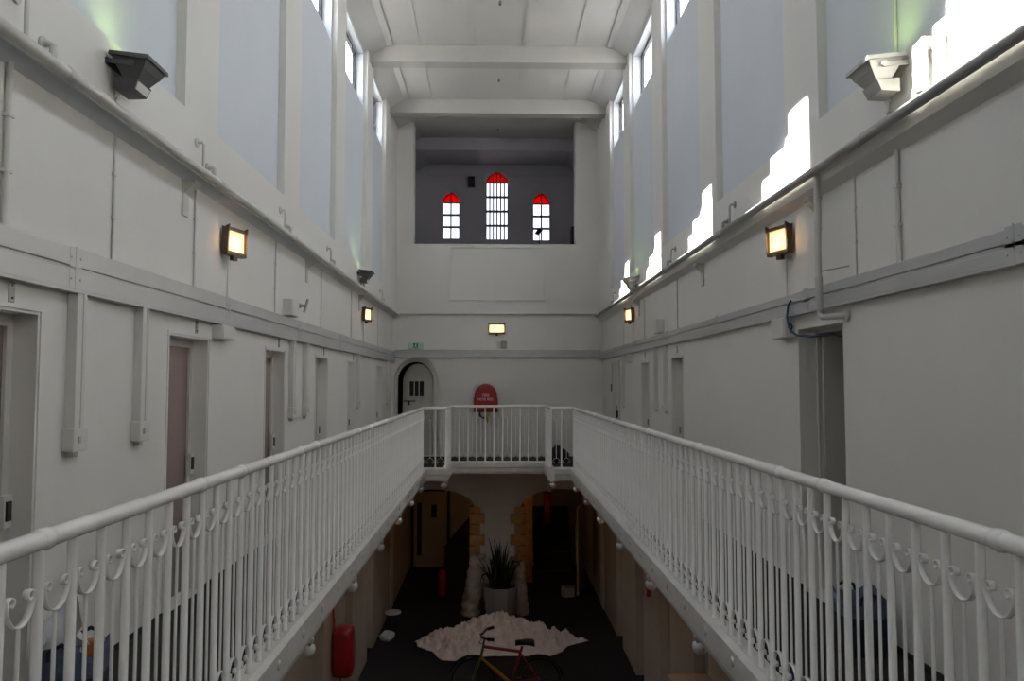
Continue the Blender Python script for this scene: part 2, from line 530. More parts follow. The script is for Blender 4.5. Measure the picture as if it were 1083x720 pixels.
# ------------------------------------------------------------------ ceiling
XFL, XFR = -1.84, 2.02
mb = MB()
mb.prism([(XLR-.2, ZWT), (XLR, ZWT), (XFL, ZC), (XFR, ZC), (XRR, ZWT), (XRR+.2, ZWT), (XRR+.2, ZC+.5), (XLR-.2, ZC+.5)], YN, YB+.4, 'y')
mb.prism([(XL-.2, 7.5), (XL, 7.5), (XFL, 7.77), (XFR, 7.77), (XR, 7.5), (XR+.2, 7.5), (XR+.2, 8.04), (XL-.2, 8.04)], YB+.4, YB2+.35, 'y')
struct('ceiling', mb, 'ceil')
# battens between the ceiling boards, one along the fold each side
n = 0
for x in (-1.32, -.39, .52, 1.44):
    n += 1; struct(f'trim_{n}', MB().box(x-.022, x+.022, YN, YB, ZC-.012, ZC).box(x-.022, x+.022, YB+.4, YB2, 7.758, 7.77), 'ceil')
for x, s in ((XFL, -1), (XFR, 1)):
    n += 1; struct(f'trim_{n}', MB().prism([(x-.05*s, ZC), (x-.05*s, ZC-.022), (x+.035*s, ZC-.032), (x+.06*s, ZC-.035), (x+.06*s, ZC)], YN, YB, 'y'), 'ceil')
k = 0
for i, (a, b) in enumerate(pils[:-1] + [(15.9, 16.55)]):
    y0 = a + .2
    mb = MB()
    z = 7.285
    mb.prism([(XLU-.02, z), (XRU+.02, z), (XRU+.02, ZWT+.03), (XFR, ZC+.02), (XFL, ZC+.02), (XLU-.02, ZWT+.03)], y0, y0+.24, 'y')
    mb.box(XLU-.02, XRU+.02, y0-.02, y0+.26, z-.05, z)
    tag(mb.build('ceiling_beam', 'beamp'), None, None, None, 'structure')
mb = MB()
# sprinkler heads: small dark hooks on the ceiling
def sprinkler(x, y, lab, z=ZC):
    t = thing('sprinkler_head', (x, y, z), 0, lab, 'sprinkler', 'ceiling sprinkler heads')
    MB().lathe([(.03, -.006), (.03, 0)], n=12).build('rose_plate', 'chrome', t)
    b = MB().lathe([(.02, -.055), (.02, -.05), (.006, -.048), (.006, -.004)], n=8)
    b.tube([(-.018, 0, -.02), (-.018, 0, -.05)], .003, 6).tube([(.018, 0, -.02), (.018, 0, -.05)], .003, 6)
    b.build('nozzle', 'dark', t)
sprinkler(.08, 11.9, 'small dark sprinkler head on the ceiling, before the first cross beam')
sprinkler(.08, 15.0, 'small dark sprinkler head on the ceiling between the two far beams')
sprinkler(.08, 18.7, 'small sprinkler head on the ceiling of the upper far room', 7.77)

# ------------------------------------------------------------------ far wall
def half_arches(mb, x0, x1, z0, z1, wx, hw, sill, spring, apex, y0, y1, pointed=False, n=10):
    arc = []
    for k in range(n+1):
        t = k/n
        if pointed:
            a = t*math.radians(62)
            R = hw*1.35
            x = -hw + R*(1-math.cos(a)); zz = math.sin(a)
            arc.append((min(0, x), zz))
        else:
            arc.append((-hw*math.cos(t*PI/2), math.sin(t*PI/2)))
    mz = arc[-1][1]
    xs0 = arc[0][0]; xs1 = arc[-1][0]
    arc = [((x-xs1)/(xs0-xs1)*-hw, spring + (apex-spring)*z/mz) for x, z in arc]
    left = [(x0, z0), (wx, z0), (wx, sill), (wx-hw, sill)] + [(wx+x, z) for x, z in arc] + [(wx, z1), (x0, z1)]
    right = [(x1, z0), (wx, z0), (wx, sill), (wx+hw, sill)] + [(wx-x, z) for x, z in arc] + [(wx, z1), (x1, z1)]
    if sill <= z0:
        left = [(x0, z0), (wx-hw, z0)] + [(wx+x, z) for x, z in arc] + [(wx, z1), (x0, z1)]
        right = [(x1, z0), (wx+hw, z0)] + [(wx-x, z) for x, z in arc] + [(wx, z1), (x1, z1)]
    mb.prism(left, y0, y1, 'y'); mb.prism(right, y0, y1, 'y')
    return [(wx+x, z) for x, z in arc], [(wx-x, z) for x, z in arc]
mb = MB()
ZL = 4.74
DX, DHW = -1.78, .41
half_arches(mb, XL-.1, -.5, -.2, 3.2, DX+.05, .50, 0.0, 1.66, 2.19, YB, YB+.2)
half_arches(mb, XL-.1, -.5, -.2, 3.2, DX, DHW, 0.0, 1.66, 2.10, YB+.2, YB+.40)
mb.box(-.5, XR+.1, YB, YB+.4, -.2, 3.2)
mb.box(XL-.1, XR+.1, YB, YB+.4, 3.2, ZL)
mb.box(XL-.1, -1.83, YB, YB+.4, ZL, 7.7)
mb.box(1.83, XR+.1, YB, YB+.4, ZL, 7.7)
mb.box(-1.83, 1.83, YB, YB+.4, 7.56, 7.9)
# raised border of the blocked panel
for a, b, c, d in ((-1.02, 1.15, 3.47, 3.51), (-1.02, 1.15, 4.65, 4.69), (-1.02, -.98, 3.51, 4.65), (1.11, 1.15, 3.51, 4.65)):
    mb.box(a, b, YB-.035, YB, c, d)
struct('wall_back', mb, 'wall')
# ground-floor arch wall below the landing
mb = MB()
AL, AR = (-1.355, .91), (1.49, .91)
half_arches(mb, XL, .07, ZG, -.18, AL[0], AL[1], ZG, -1.12, -.72, YB, YB+.45, n=12)
half_arches(mb, .07, XR, ZG, -.18, AR[0], AR[1], ZG, -1.12, -.72, YB, YB+.45, n=12)
struct('wall_back_ground', mb, 'archw')
# toothed sandstone quoins on the central pier
mb = MB()
for side in (-1, 1):
    xe = AL[0]+AL[1] if side < 0 else AR[0]-AR[1]
    z = ZG; i = 0
    while z < -1.14:
        h = min(.235, -1.10 - z)
        wdt = .33 if i % 2 == 0 else .23
        xo = xe + side*.10
        xi = xo - side*wdt
        mb.bbox(min(xo, xi), max(xo, xi), YB-.05, YB+.45, z+.006, z+h-.006, .012)
        z += h; i += 1
struct('trim_quoins', mb, 'stone')

# window wall of the upper far room, floor and side walls
mb = MB()
lancets = [(-1.23, .24, 5.66, 6.69, 7.0), (.065, .305, 5.64, 7.27, 7.58), (1.315, .24, 5.62, 6.67, 6.98)]
edges = [XL-.4, -.6, .78, XR+.4]
arcs = []
for i, (wx, hw, sl, sp, ap) in enumerate(lancets):
    arcs.append(half_arches(mb, edges[i], edges[i+1], 3.8, 8.0, wx, hw, sl, sp, ap, YB2, YB2+.35, pointed=True))
mb.box(XL, XR, YB2-.05, YB2, 6.70, 7.6) if False else None
# cornice mould of the room
mb.box(XL, -.33, YB2-.03, YB2, 7.46, 7.5); mb.box(.46, XR, YB2-.03, YB2, 7.46, 7.5)
struct('wall_upper_room', mb, 'roomw')
struct('floor_upper_room', MB().box(XL-.4, XR+.4, YB+.4, YB2, 4.5, 4.7), 'gcarpet')
struct('wall_upper_room_left', MB().box(XL-.4, XL, YB, YB2, -.2, 8.0), 'roomw')
struct('wall_upper_room_right', MB().box(XR, XR+.4, YB, YB2, -.2, 8.0), 'roomw')
# beam crossing the upper room
tag(MB().box(XL, XR, 19.4, 19.65, 7.46, 7.82).build('ceiling_beam', 'roomw'), None, None, None, 'structure')
for (wx, hw, sl, sp, ap), (la, ra) in zip(lancets, arcs):
    win_n += 1
    w = thing('window_%d' % win_n, (wx, YB2+.1, sl), 0, None, None); w['kind'] = 'structure'
    f = MB()
    H = sp - sl
    nb = 4 if hw > .3 else 3
    for k in range(1, nb):
        z = H*k/nb
        f.box(-hw, hw, -.015, .015, z-.03, z+.03)
    f.box(-hw, hw, -.015, .015, H-.02, H+.02)
    nv = 6 if hw > .3 else 2
    for k in range(1, nv):
        x = -hw + 2*hw*k/nv
        # height of the arch here
        zt = ap - sl
        for (xa, za), (xb_, zb) in zip(la[:-1], la[1:]):
            if xa-wx <= -abs(x) <= xb_-wx: zt = za + (zb-za)*((-abs(x))-(xa-wx))/max(1e-6, (xb_-xa)) - sl
        tk = .019 if nv == 6 else .02
        f.box(x-tk, x+tk, -.012, .012, 0, zt)
    f.box(-hw, -hw+.015, -.015, .015, 0, H); f.box(hw-.015, hw, -.015, .015, 0, H); f.box(-hw, hw, -.015, .015, 0, .02)
    f.build('glazing_bars', 'lead', w)
    MB().box(-hw, hw, .0, .006, 0, H).build('pane', 'obscure', w)
    poly = [(x-wx, z-sl) for x, z in la] + [(x-wx, z-sl) for x, z in reversed(ra[:-1])]
    MB().prism(poly, 0, .006, 'y').build('red_pane', 'redpane', w)

# ------------------------------------------------------------------ outside: unseen stepped blockers, added to shape the sun patches
SUN = Vector((4.74, -.56, -3.47)).normalized()
def back_project(y, z, x):            # point on the right upper wall followed back along the sun to plane x
    t = (XRU - x)/SUN.x
    return y - SUN.y*t, z - SUN.z*t
xo = XLR - 1.25
for i, (a, b) in enumerate(bays):
    off = a - 6.15
    if abs(a-3.55) < .01: off += 0
    steps = [(5.64, 3.74), (6.07, 3.74), (6.07, 3.625), (6.485, 3.625), (6.485, 3.425), (6.705, 3.425), (6.705, 3.2), (6.95, 3.2), (6.95, 2.9)]
    if abs(a-3.55) < .01: steps = [(5.64, 3.74), (6.62, 3.74), (6.62, 3.40), (6.85, 3.40), (6.85, 2.9)]
    pts = []
    for (y, z) in steps[1:]:
        Y, Z = back_project(y+off, z, xo)
        pts.append((Y, Z))
    poly = [(pts[0][0], 8.35)] + pts + [(pts[-1][0], 5.6), (b+.55, 5.6), (b+.55, 8.35)]
    tag(MB().prism(poly, xo-.12, xo, 'x').build('stepped_sun_blocker', 'blocker'), None, None, None, 'structure')

# ------------------------------------------------------------------ doors
dn = 0
def cell_door(x, sg, y0, y1, z0, zt, leaf='brown', rev=.12, box=True, mm='doorwhite'):
    """recessed cell door; local x along wall, y out of wall, origin at threshold"""
    global dn
    dn += 1
    w = y1-y0; H = zt-z0
    d = thing('door_%d' % dn, (x, (y0+y1)/2, z0), LW if sg < 0 else RW, None, None)
    d['kind'] = 'structure'
    h = w/2
    f = MB()
    f.box(-h, -h+.05, -rev-.1, -rev, 0, H); f.box(h-.05, h, -rev-.1, -rev, 0, H); f.box(-h+.05, h-.05, -rev-.1, -rev, H-.06, H)
    f.build('door_frame', mm, d)
    l = MB().bbox(-h+.05, h-.05, -rev-.07, -rev-.015, 0.005, H-.06, .004)
    l.build('door_leaf', leaf, d)
    MB().box(-h, h, -.40, -.36, 0, H).build('door_back', 'dark2', d)
    if box or rev == .12:
        a_ = MB().box(-h-.035, -h-.015, 0, .008, 0, H+.035).box(h+.015, h+.035, 0, .008, 0, H+.035).box(-h-.015, h+.015, 0, .008, H+.015, H+.035)
        a_.build('architrave', 'wall', d)
    if box:
        s = 1 if sg > 0 else -1          # lock on the jamb away from the camera
        b = MB().bbox(s*(h-.045)-.035, s*(h-.045)+.035, -rev, -rev+.035, .90, 1.06, .006).build('lock_case', 'pvc', d)
        MB().box(s*(h-.055)-.02, s*(h-.055)+.015, -rev+.035, -rev+.045, .935, 1.03).build('latch', 'dark', b)
    return d
for i, (a, b) in enumerate(doorsL): cell_door(XL, -1, a, b, 0, 1.945, leaf='brown' if i < 3 else 'doorwhite')
for a, b in doorsR: cell_door(XR, 1, a, b, 0, 1.945, leaf='doorwhite')
for a, b in gL: cell_door(XL, -1, a, b, ZG, -1.35, 'doorwhite', .14, False, 'doorwhite')
for a, b in gR: cell_door(XR, 1, a, b, ZG, -1.35, 'doorwhite', .14, False, 'doorwhite')

# wide open doorway on the right: lining, inner room and door folded back inside
dn += 1
d = thing('door_%d' % dn, (XR, (openR[0]+openR[1])/2, 0), RW, None, None); d['kind'] = 'structure'
MB().box(-.40, -.385, -.16, -.145, 0, 2.03).box(.385, .40, -.16, -.145, 0, 2.03).box(-.4, .4, -.16, -.145, 2.0, 2.03).build('door_stop', 'doorwhite', d)
MB().bbox(.36, .395, -.62, -.18, .01, 2.0, .004).build('door_leaf', 'doorwhite', d)
mb = MB()
x0, x1, y0, y1 = XR+.40, XR+2.6, 4.0, 7.2
mb.box(x1, x1+.1, y0, y1, 0, 2.6).box(x0, x1, y0-.1, y0, 0, 2.6).box(x0, x1, y1, y1+.1, 0, 2.6).box(x0, x1+.1, y0-.1, y1+.1, 2.6, 2.7).box(x0, x1+.1, y0-.1, y1+.1, -.1, 0)
struct('wall_inner_room', mb, 'lowwall')
# small screw boss over the doorway
# flush door near the far end on the right with red notice
dn += 1
d = thing('door_%d' % dn, (XR, (flushR[0]+flushR[1])/2, 0), RW, None, None); d['kind'] = 'structure'
h = .47
MB().box(-h, -h+.06, 0, .03, 0, 2.0).box(h-.06, h, 0, .03, 0, 2.0).box(-h, h, 0, .03, 2.0, 2.06).build('door_frame', 'doorwhite', d)
MB().bbox(-h+.06, h-.06, 0, .018, .01, 2.0, .004).build('door_leaf', 'doorwhite', d)
MB().bbox(h-.05, h-.01, .03, .05, 1.45, 1.6, .004).build('hinge', 'dark', d)
MB().bbox(-.22, .02, .018, .024, .72, 1.18, .002).build('notice', 'redp', d)
MB().box(-.30, -.24, .018, .06, .95, 1.08).build('lock', 'dark', d)

# arched door in the far wall
dn += 1
d = thing('door_%d' % dn, (DX, YB+.24, 0), 0, None, None); d['kind'] = 'structure'
arc = [(-.385*math.cos(k/12*PI), 1.62 + .44*math.sin(k/12*PI)) for k in range(13)]
leaf = MB()
poly = [(-.385, 0.01)] + arc + [(.385, .01)]
# leaf hangs on the right jamb and stands ajar
piv = thing('x', (0,0,0), 0, None, None)
bpy.data.objects.remove(piv)
def ajar(mb_, ang):
    c, s_ = math.cos(ang), math.sin(ang)
    mb_.v = [((.385 + (x-.385)*c - y*s_), (x-.385)*s_ + y*c, z) for x, y, z in mb_.v]
    return mb_
A = -.30
A = .42
l = ajar(MB().prism([(x, z) for x, z in poly], .0, .05, 'y'), -A).build('door_leaf', 'doorwhite', d)
ajar(MB().box(-.20, .17, -.012, 0, 1.32, 1.66), -A).build('barred_opening', 'dark', l)
m_ = MB()
for x in (-.075, .05): m_.tube([(x, -.018, 1.32), (x, -.018, 1.66)], .012, 8)
m_.box(-.23, .20, -.022, 0, 1.28, 1.32).box(-.23, .20, -.022, 0, 1.66, 1.70).box(-.235, -.20, -.022, 0, 1.28, 1.70).box(.17, .205, -.022, 0, 1.28, 1.70)
ajar(m_, -A).build('grille', 'doorwhite', l)
ajar(MB().box(-.36, -.05, -.02, 0, 1.20, 1.225).box(-.24, -.20, -.03, 0, 1.12, 1.20), -A).build('bolt', 'bronze', l)
struct('wall_door_recess', MB().box(XL-.1, -.9, YB+1.2, YB+1.3, -.1, 2.6).box(-.9, -.8, YB+.4, YB+1.3, -.1, 2.6).box(XL, -.8, YB+.4, YB+1.3, 2.6, 2.7).box(XL, -.8, YB+.4, YB+1.3, -.2, -.1), 'dark2')

# ------------------------------------------------------------------ trunking, pipes, conduits
def trunk(name_label, x, y0, y1, sg, z0, z1):
    t = thing('cable_trunking', (x - sg*.0016, (y0+y1)/2, z0), LW if sg < 0 else RW, name_label, 'trunking', 'grey cable trunking bands')
    L = (y1-y0)/2; H = z1-z0; m = H*.5
    b = MB()
    b.bbox(-L, L, .0, .05, 0, m-.012, .005); b.bbox(-L, L, 0, .05, m+.012, H, .005); b.box(-L, L, 0, .038, m-.012, m+.012)
    b.box(-L, L, .0, .056, -.014, 0)
    b.build('trunking_body', 'trunk', t)
    x_ = -L + 1.3
    while x_ < L:
        for z in (.25*H, .75*H):
            c = MB()
            c.bbox(x_-.006, x_+.006, .05, .053, z-.06, z+.06, .001)
            for dx in (-.045, .045): c.lathe([(.007, .05), (.007, .054), (.003, .055)], (x_+dx, 0, z), 8, True, 'y')
            c.bbox(x_-.06, x_+.06, .05, .0515, z-.05, z+.05, .0005)
            c.build('joint_cover', 'trunk', t)
        x_ += 2.4
    return t
trunk('grey twin cable trunking band running along the left wall above the cell doors', XL, YN, YB, -1, 2.10, 2.325)
trunk('grey twin cable trunking band running along the right wall above the doorways', XR, YN, YB, 1, 2.155, 2.315)
t = thing('cable_trunking', ((XL+XR)/2, YB-.0016, 2.19), BW, 'grey cable trunking band across the far wall above the arched door', 'trunking', 'grey cable trunking bands')
MB().bbox(-2.3, 2.3, 0, .05, 0, .07, .004).bbox(-2.3, 2.3, 0, .05, .085, .17, .004).box(-2.3, 2.3, 0, .038, .07, .085).build('trunking_body', 'trunk', t)

dropL = [(4.28, 1.30, 'nearest the photographer, left of the second cell door'), (5.06, 1.30, 'just left of the second cell door'), (8.81, 1.28, 'the first of the pair past the third cell door'),
         (9.43, 1.28, 'the second of the pair past the third cell door'), (13.02, 1.28, 'past the fifth cell door'), (16.65, 1.25, 'by the far left corner beside the arched door')]
dropR = [(11.6, 1.28, 'farther of the pair between the narrow doors'), (10.95, 1.28, 'nearer of the pair between the narrow doors'), (14.55, 1.25, 'beside the flush door with a red notice')]
def drop(x, y, sg, ztop, zb, lab):
    t = thing('trunking_drop', (x, y, zb-.06), LW if sg < 0 else RW, lab, 'trunking', 'vertical trunking drops with sockets')
    H = ztop-zb+.06
    MB().bbox(-.03, .055, 0, .055, .11, H, .004).box(-.03, .0, .055, .06, .11, H).build('trunking_body', 'trunk' if 0 else 'pvc', t)
    b = MB().bbox(-.075, .075, 0, .065, 0, .125, .008).build('socket_box', 'pvc', t)
    MB().box(.01, .035, .065, .072, .045, .08).build('switch', 'trunk', b)
    MB().bbox(-.02, .03, 0, .04, -.03, 0, .004).build('cable_gland', 'frame' if 0 else 'trunk', b)
for y, zb, w in dropL: drop(XL, y, -1, 2.086, zb, f'vertical trunking with socket, left wall, {w}')
for y, zb, w in dropR: drop(XR, y, 1, 2.14, zb, f'vertical trunking with socket, right wall, {w}')

# big pipe below each upper wall, with hangers and corbels
def wall_pipe(x, z, sg, xf, hang, corb, label, m):
    t = thing('wall_pipe', (x, 0, z), 0, label, 'pipe', 'long wall pipes')
    MB().tube([(0, YN, 0), (0, YB-.05, 0)], .032, 14).build('pipe', m, t)
    for y in hang:
        h = MB()
        dx = xf - x
        # bent strap: flange on the wall, arm, drop to the pipe; and a short elbow further on
        h.tube([(dx*.95, y-.08, .22), (dx*.2, y-.08, .22), (0, y-.08, .20), (0, y-.08, .02)], .011, 8)
        h.lathe([(.035, 0), (.035, .012)], (dx-.012 if dx > 0 else dx, y-.08, .22), 12, True, 'x')
        h.build('pipe_hanger', m, t); h = MB()
        h.tube([(0, y+.14, .01), (0, y+.14, .085), (dx*.4, y+.14, .095), (dx, y+.14, .095)], .018, 10)
        h.lathe([(.036, 0), (.036, .012)], (dx-.012 if dx > 0 else dx, y+.14, .095), 12, True, 'x')
        h.build('elbow_stub', m, t)
    for y in hang:
        MB().lathe([(.032, -.05), (.038, -.045), (.038, .045), (.032, .05)], (0, y+.3, 0), 14, True, 'y').build('pipe_coupling', m, t)
    return t
wall_pipe(-2.135, ZUL+.008, -1, XLU, [3.62, 5.8, 8.05, 10.3, 12.7, 15.0], [], 'long white wall pipe running under the left recessed panels', 'pipe')
wall_pipe(2.275, 3.115, 1, XRU, [1.6, 7.55, 10.05, 12.6, 15.0], [], 'long grey wall pipe under the right recessed panels and sun patches', 'pipegrey')
t = thing('wall_pipe', (0, YB-.05, 3.16), 0, 'thin white pipe across the far wall below the blocked panel', 'pipe', 'long wall pipes')
MB().tube([(-2.14, 0, 0), (2.28, 0, 0)], .024, 12).build('pipe', 'pipe', t)
# corbels under the projecting upper wall
def corbel(x, y, z, sg, lab):
    z -= .05
    t = thing('corbel_bracket', (x + sg*.002, y, z), LW if sg < 0 else RW, lab, 'bracket', 'corbel brackets below the upper walls')
    MB().bbox(-.05, .05, 0, .018, -.26, -.02, .004).bbox(-.06, .06, 0, .10, -.022, -.001, .003).prism([(.018, -.022), (.095, -.022), (.06, -.06), (.018, -.1)], -.045, .045, 'x').build('bracket_plate', 'pipe', t)
for y, w in ((.6, 'out past the left edge of the photo'), (5.75, 'beside the first thin conduit, left wall'), (9.5, 'beyond the first wall lamp on the left'), (13.2, 'above the far left wall lamp')):
    if y > 3: corbel(XL, y, ZUL, -1, f'small corbel bracket under the left upper wall, {w}')
for y, w in ((5.75, 'just above the near right wall lamp'), (9.0, 'between the two right wall lamps'), (13.0, 'above the far right wall lamp')):
    corbel(XR, y, ZUR, 1, f'small white corbel bracket under the right upper wall, {w}')
# chunky white elbow by the near right sun patch
t = thing('pipe_elbow', (XRU, 4.05, 3.12), RW, 'thick white bent pipe hanger in the near sun patch beside the right floodlight', 'bracket')
MB().tube([(.0, 0.001, .30), (.0, .045, .30), (.0, .06, .28), (.0, .06, .03)], .036, 12).build('bent_pipe', 'pipe', t)
MB().tube([(-.14, .001, .285), (-.14, .05, .285), (-.14, .06, .26), (-.14, .06, .03)], .012, 8).build('side_rod', 'pipe', t)

def conduit(x, y, z0, z1, sg, lab, r=.011, m='pvc'):
    t = thing('conduit', (x, y, z0), LW if sg < 0 else RW, lab, 'conduit', 'thin vertical conduits on the walls')
    b = MB().tube([(0, r, 0), (0, r, z1-z0)], r, 8)
    b.build('conduit_tube', m, t)
    for k in range(2):
        z = (z1-z0)*(k+1)/3
        MB().box(-r-.008, r+.008, 0, 2*r+.002, z-.008, z+.008).build('clip', m, t)
cl = [(3.64, 'at the far left edge of the photo'), (4.68, 'under the near left floodlight'), (5.95, 'left of the near wall lamp on the left wall'), (8.14, 'right of the near wall lamp on the left wall'),
      (10.29, 'left wall past the swivel bracket'), (12.45, 'left wall below the far floodlight'), (15.3, 'left wall nearest the far corner')]
for i, (y, w) in enumerate(cl): conduit(XL, y, 2.325, ZUL-.03, -1, f'thin vertical white conduit, {w}', .016 if i == 0 else .009)
cr = [(4.58, 'below the near right floodlight', .016), (5.15, 'just right of the grey downpipe on the right wall', .006), (10.27, 'halfway along the right wall', .008), (12.55, 'right wall beside the far lamp', .008), (14.6, 'right wall nearest the far corner', .007)]
for y, w, r in cr: conduit(XR, y, 2.315, ZUR-.03, 1, f'thin vertical white conduit, {w}', r)
for xw, zt, y, sg, w in ((XLU, 3.30, 4.50, -1, 'near left'), (XRU, 3.32, 4.50, 1, 'near right'), ):
    conduit(xw, y, 3.15, zt, sg, f'short conduit stub feeding the {w} floodlight', .010)
conduit(XRR, 4.52, ZPR+.01, 6.2, 1, 'thin conduit rising above the near right floodlight up the recessed panel', .012)

# downpipe on the right with elbow and flange
t = thing('downpipe', (XR, 5.50, 0), RW, 'grey downpipe with flanged elbow above the open right doorway', 'pipe')
MB().tube([(0, .115, 3.10), (0, .115, 2.12), (-.01, .113, 2.085), (-.04, .11, 2.07), (-.09, .09, 2.068), (-.17, .03, 2.068), (-.19, .002, 2.068)], .022, 12).build('pipe', 'pipe', t)
MB().lathe([(.045, .001), (.045, .014), (.03, .018)], (-.19, 0, 2.068), 14, True, 'y').build('flange', 'pipe', t)
MB().tube([(0, .115, 2.12), (0, .115, 2.36)], .027, 12).build('lower_sleeve', 'trunk', t)
MB().tube([(0, .1, 2.40), (-.27, .02, 2.40)], .005, 6).build('stay_rod', 'pipegrey', t)

# blue-black cable over the doorway
t = thing('data_cable', (XR, 6.17, 2.1), RW, 'dark blue cable drooping from the right trunking into the open doorway', 'cable')
pts = [(-.02, .070, .16), (.03, .074, .12), (.05, .076, .04), (.02, .076, -.03), (-.02, .075, -.08), (-.10, .06, -.12), (-.2, -.02, -.135), (-.35, -.12, -.13), (-.5, -.22, -.17), (-.7, -.38, -.22), (-.85, -.45, -.24)]
MB().tube(pts, .009, 8).tube([(-.02, .078, -.02), (.03, .07, -.05), (.0, .07, -.09), (-.04, .07, -.05), (0, .07, -.015)], .009, 8).build('cable_run', 'blue', t)

# junction boxes
def jbox(x, y, z, sg, w, h, d_, lab, gland=True):
    t = thing('junction_box', (x + sg*.002, y, z), LW if sg < 0 else RW, lab, 'junction box')
    MB().bbox(-w/2, w/2, 0, d_, 0, h, .008).build('box_body', 'pvc', t)
    MB().bbox(-w/2+.012, w/2-.012, d_, d_+.006, .012, h-.012, .002).build('cover_plate', 'pvc', t)
    return t
jbox(XL, 6.52, 1.965, -1, .30, .115, .09, 'white junction box hanging below the trunking right of the second cell door')
jbox(XR, 6.40, 1.975, 1, .30, .165, .09, 'white junction box hanging below the trunking at the open right doorway')
jbox(XR, 13.9, 1.975, 1, .22, .16, .08, 'small white junction box below the right trunking near the far end')
jbox(XL, 8.62, 2.34, -1, .30, .18, .10, 'white square cover box above the left trunking, beside the swivel bracket')
jbox(XR, 11.25, 2.33, 1, .24, .20, .10, 'white box standing above the right trunking, below the far sun patches')
t = thing('swivel_bracket', (XL-.002, 9.05, 2.50), LW, 'small grey swivel bracket with tilted plate, left wall above the trunking', 'bracket')
MB().bbox(-.05, .05, 0, .010, -.06, .06, .003).build('wall_plate', 'pipegrey', t)
MB().lathe([(.05, .008), (.042, .02), (.016, .065), (.013, .10), (.02, .105)], (0, 0, 0), 14, True, 'y').build('taper_arm', 'pipegrey', t)
MB().hexa([(-.035, .085, -.075), (.035, .085, -.075), (.035, .097, -.078), (-.035, .097, -.078), (-.035, .125, .075), (.035, .125, .075), (.035, .137, .072), (-.035, .137, .072)]).build('tilted_plate', 'pipegrey', t)

# door number plates above the cells
def plate(x, y, z, sg, lab):
    t = thing('number_plate', (x + sg*.002, y, z), LW if sg < 0 else RW, lab, 'plate', 'slim plates above the cell doors')
    MB().bbox(-.022, .022, 0, .008, -.05, .05, .002).build('plate_body', 'pipegrey', t)
    MB().lathe([(.006, .008), (.006, .012)], (0, 0, .03), 8, True, 'y').lathe([(.006, .008), (.006, .012)], (0, 0, -.03), 8, True, 'y').build('screw', 'dark', t)
ordn = ['first', 'second', 'third', 'fourth', 'fifth', 'sixth']
for i, (a, b) in enumerate(doorsL[:5]):
    plate(XL, (a+b)/2+.12, 2.035, -1, f'slim grey plate above the {ordn[i]} left cell door from the near end')
for i, (a, b) in enumerate(doorsR):
    plate(XR, (a+b)/2, 2.06, 1, f'slim grey plate on the right wall above the {"nearer" if i == 0 else "farther"} narrow cell door')

# ------------------------------------------------------------------ wall lamps
def wall_lamp(loc, rz, lab, feed, fdir):
    tilt = math.radians(17)*fdir
    loc = (loc[0] - .062*fdir, loc[1], loc[2])
    t = thing('wall_lamp', loc, rz + tilt, lab, 'lamp', 'bronze-framed wall lamps')
    w, h, d_ = (.125 if fdir else .18), .105, .045
    MB().bbox(-w, w, 0, .014, -h, h, .004).build('back_box', 'bronze', t)
    if fdir:
        MB().bbox(-.06, .06, -.062, .002, -.06, .06, .004).build('wall_mount', 'pvc', t)
    f = MB()
    # end plates with a hollowed top edge, upper and lower bars
    for s in (-1, 1):
        f.prism([(0, -h-.012), (d_+.01, -h-.012), (d_+.022, h+.03), (.02, h+.01), (0, h+.02)], s*w-.008, s*w+.008, 'x')
    f.box(-w, w, .0, d_+.004, -h-.014, -h+.006); f.box(-w, w, .0, d_+.004, h-.004, h+.012)
    f.box(-w, w, d_-.004, d_+.008, -h, -h+.022); f.box(-w, w, d_-.004, d_+.008, h-.016, h+.012)
    f.box(-.03, .03, .005, .04, -h-.05, -h-.014)
    f.build('lamp_frame', 'bronze', t)
    g = MB().box(-w+.010, w-.010, .014, d_-.006, -h+.008, h-.006).build('lamp_glass', 'lampglow', t)
    MB().lathe([(.005, -.05), (.012, -.04), (.014, 0), (.012, .04), (.005, .05)], (.02, d_-.006, -.035), 16, True, 'x').build('lit_bulb', 'lampbulb', t)
    if feed: MB().tube([(0, .004, -h), (0, -.045*abs(fdir)+.008, -h-.03), (0, -.045*abs(fdir)+.008, -h-feed)], .006, 6).build('feed_conduit', 'pvc', t)
    L = bpy.data.lights.new('lamp_light', 'AREA'); L.energy = 1.1; L.color = (1, .62, .3); L.shape = 'RECTANGLE'; L.size = .3; L.size_y = .16
    lo = bpy.data.objects.new('lamp_light', L); COL.objects.link(lo); lo.parent = t
    lo.location = (0, d_+.03, 0); lo.rotation_euler = (PI/2, 0, PI)
    return t
wall_lamp((XL, 6.62, 2.79), LW, 'lit bronze wall lamp on the left wall, nearer one above the second cell door', .36, -1)
wall_lamp((XL, 13.5, 2.79), LW, 'lit bronze wall lamp on the left wall, far one below the distant floodlight', .36, -1)
wall_lamp((XR, 6.33, 2.77), RW, 'lit bronze wall lamp on the right wall, nearer one above the open doorway', .35, 1)
wall_lamp((XR, 13.5, 2.79), RW, 'lit bronze wall lamp on the right wall, far one near the last sun patch', .36, 1)
wall_lamp((.05, YB, 2.83), BW, 'lit bronze wall lamp centred on the far wall above the red hose cover', .25, 0)
t = thing('sensor_box', (.20, YB+.002, 2.36), BW, 'small grey twin sensor box under the lamp on the far wall', 'box')
MB().bbox(-.075, .05, 0, .06, .03, .2, .006).build('box_body', 'pipegrey', t)
MB().bbox(.07, .14, 0, .05, .05, .19, .005).build('side_box', 'pvc', t)

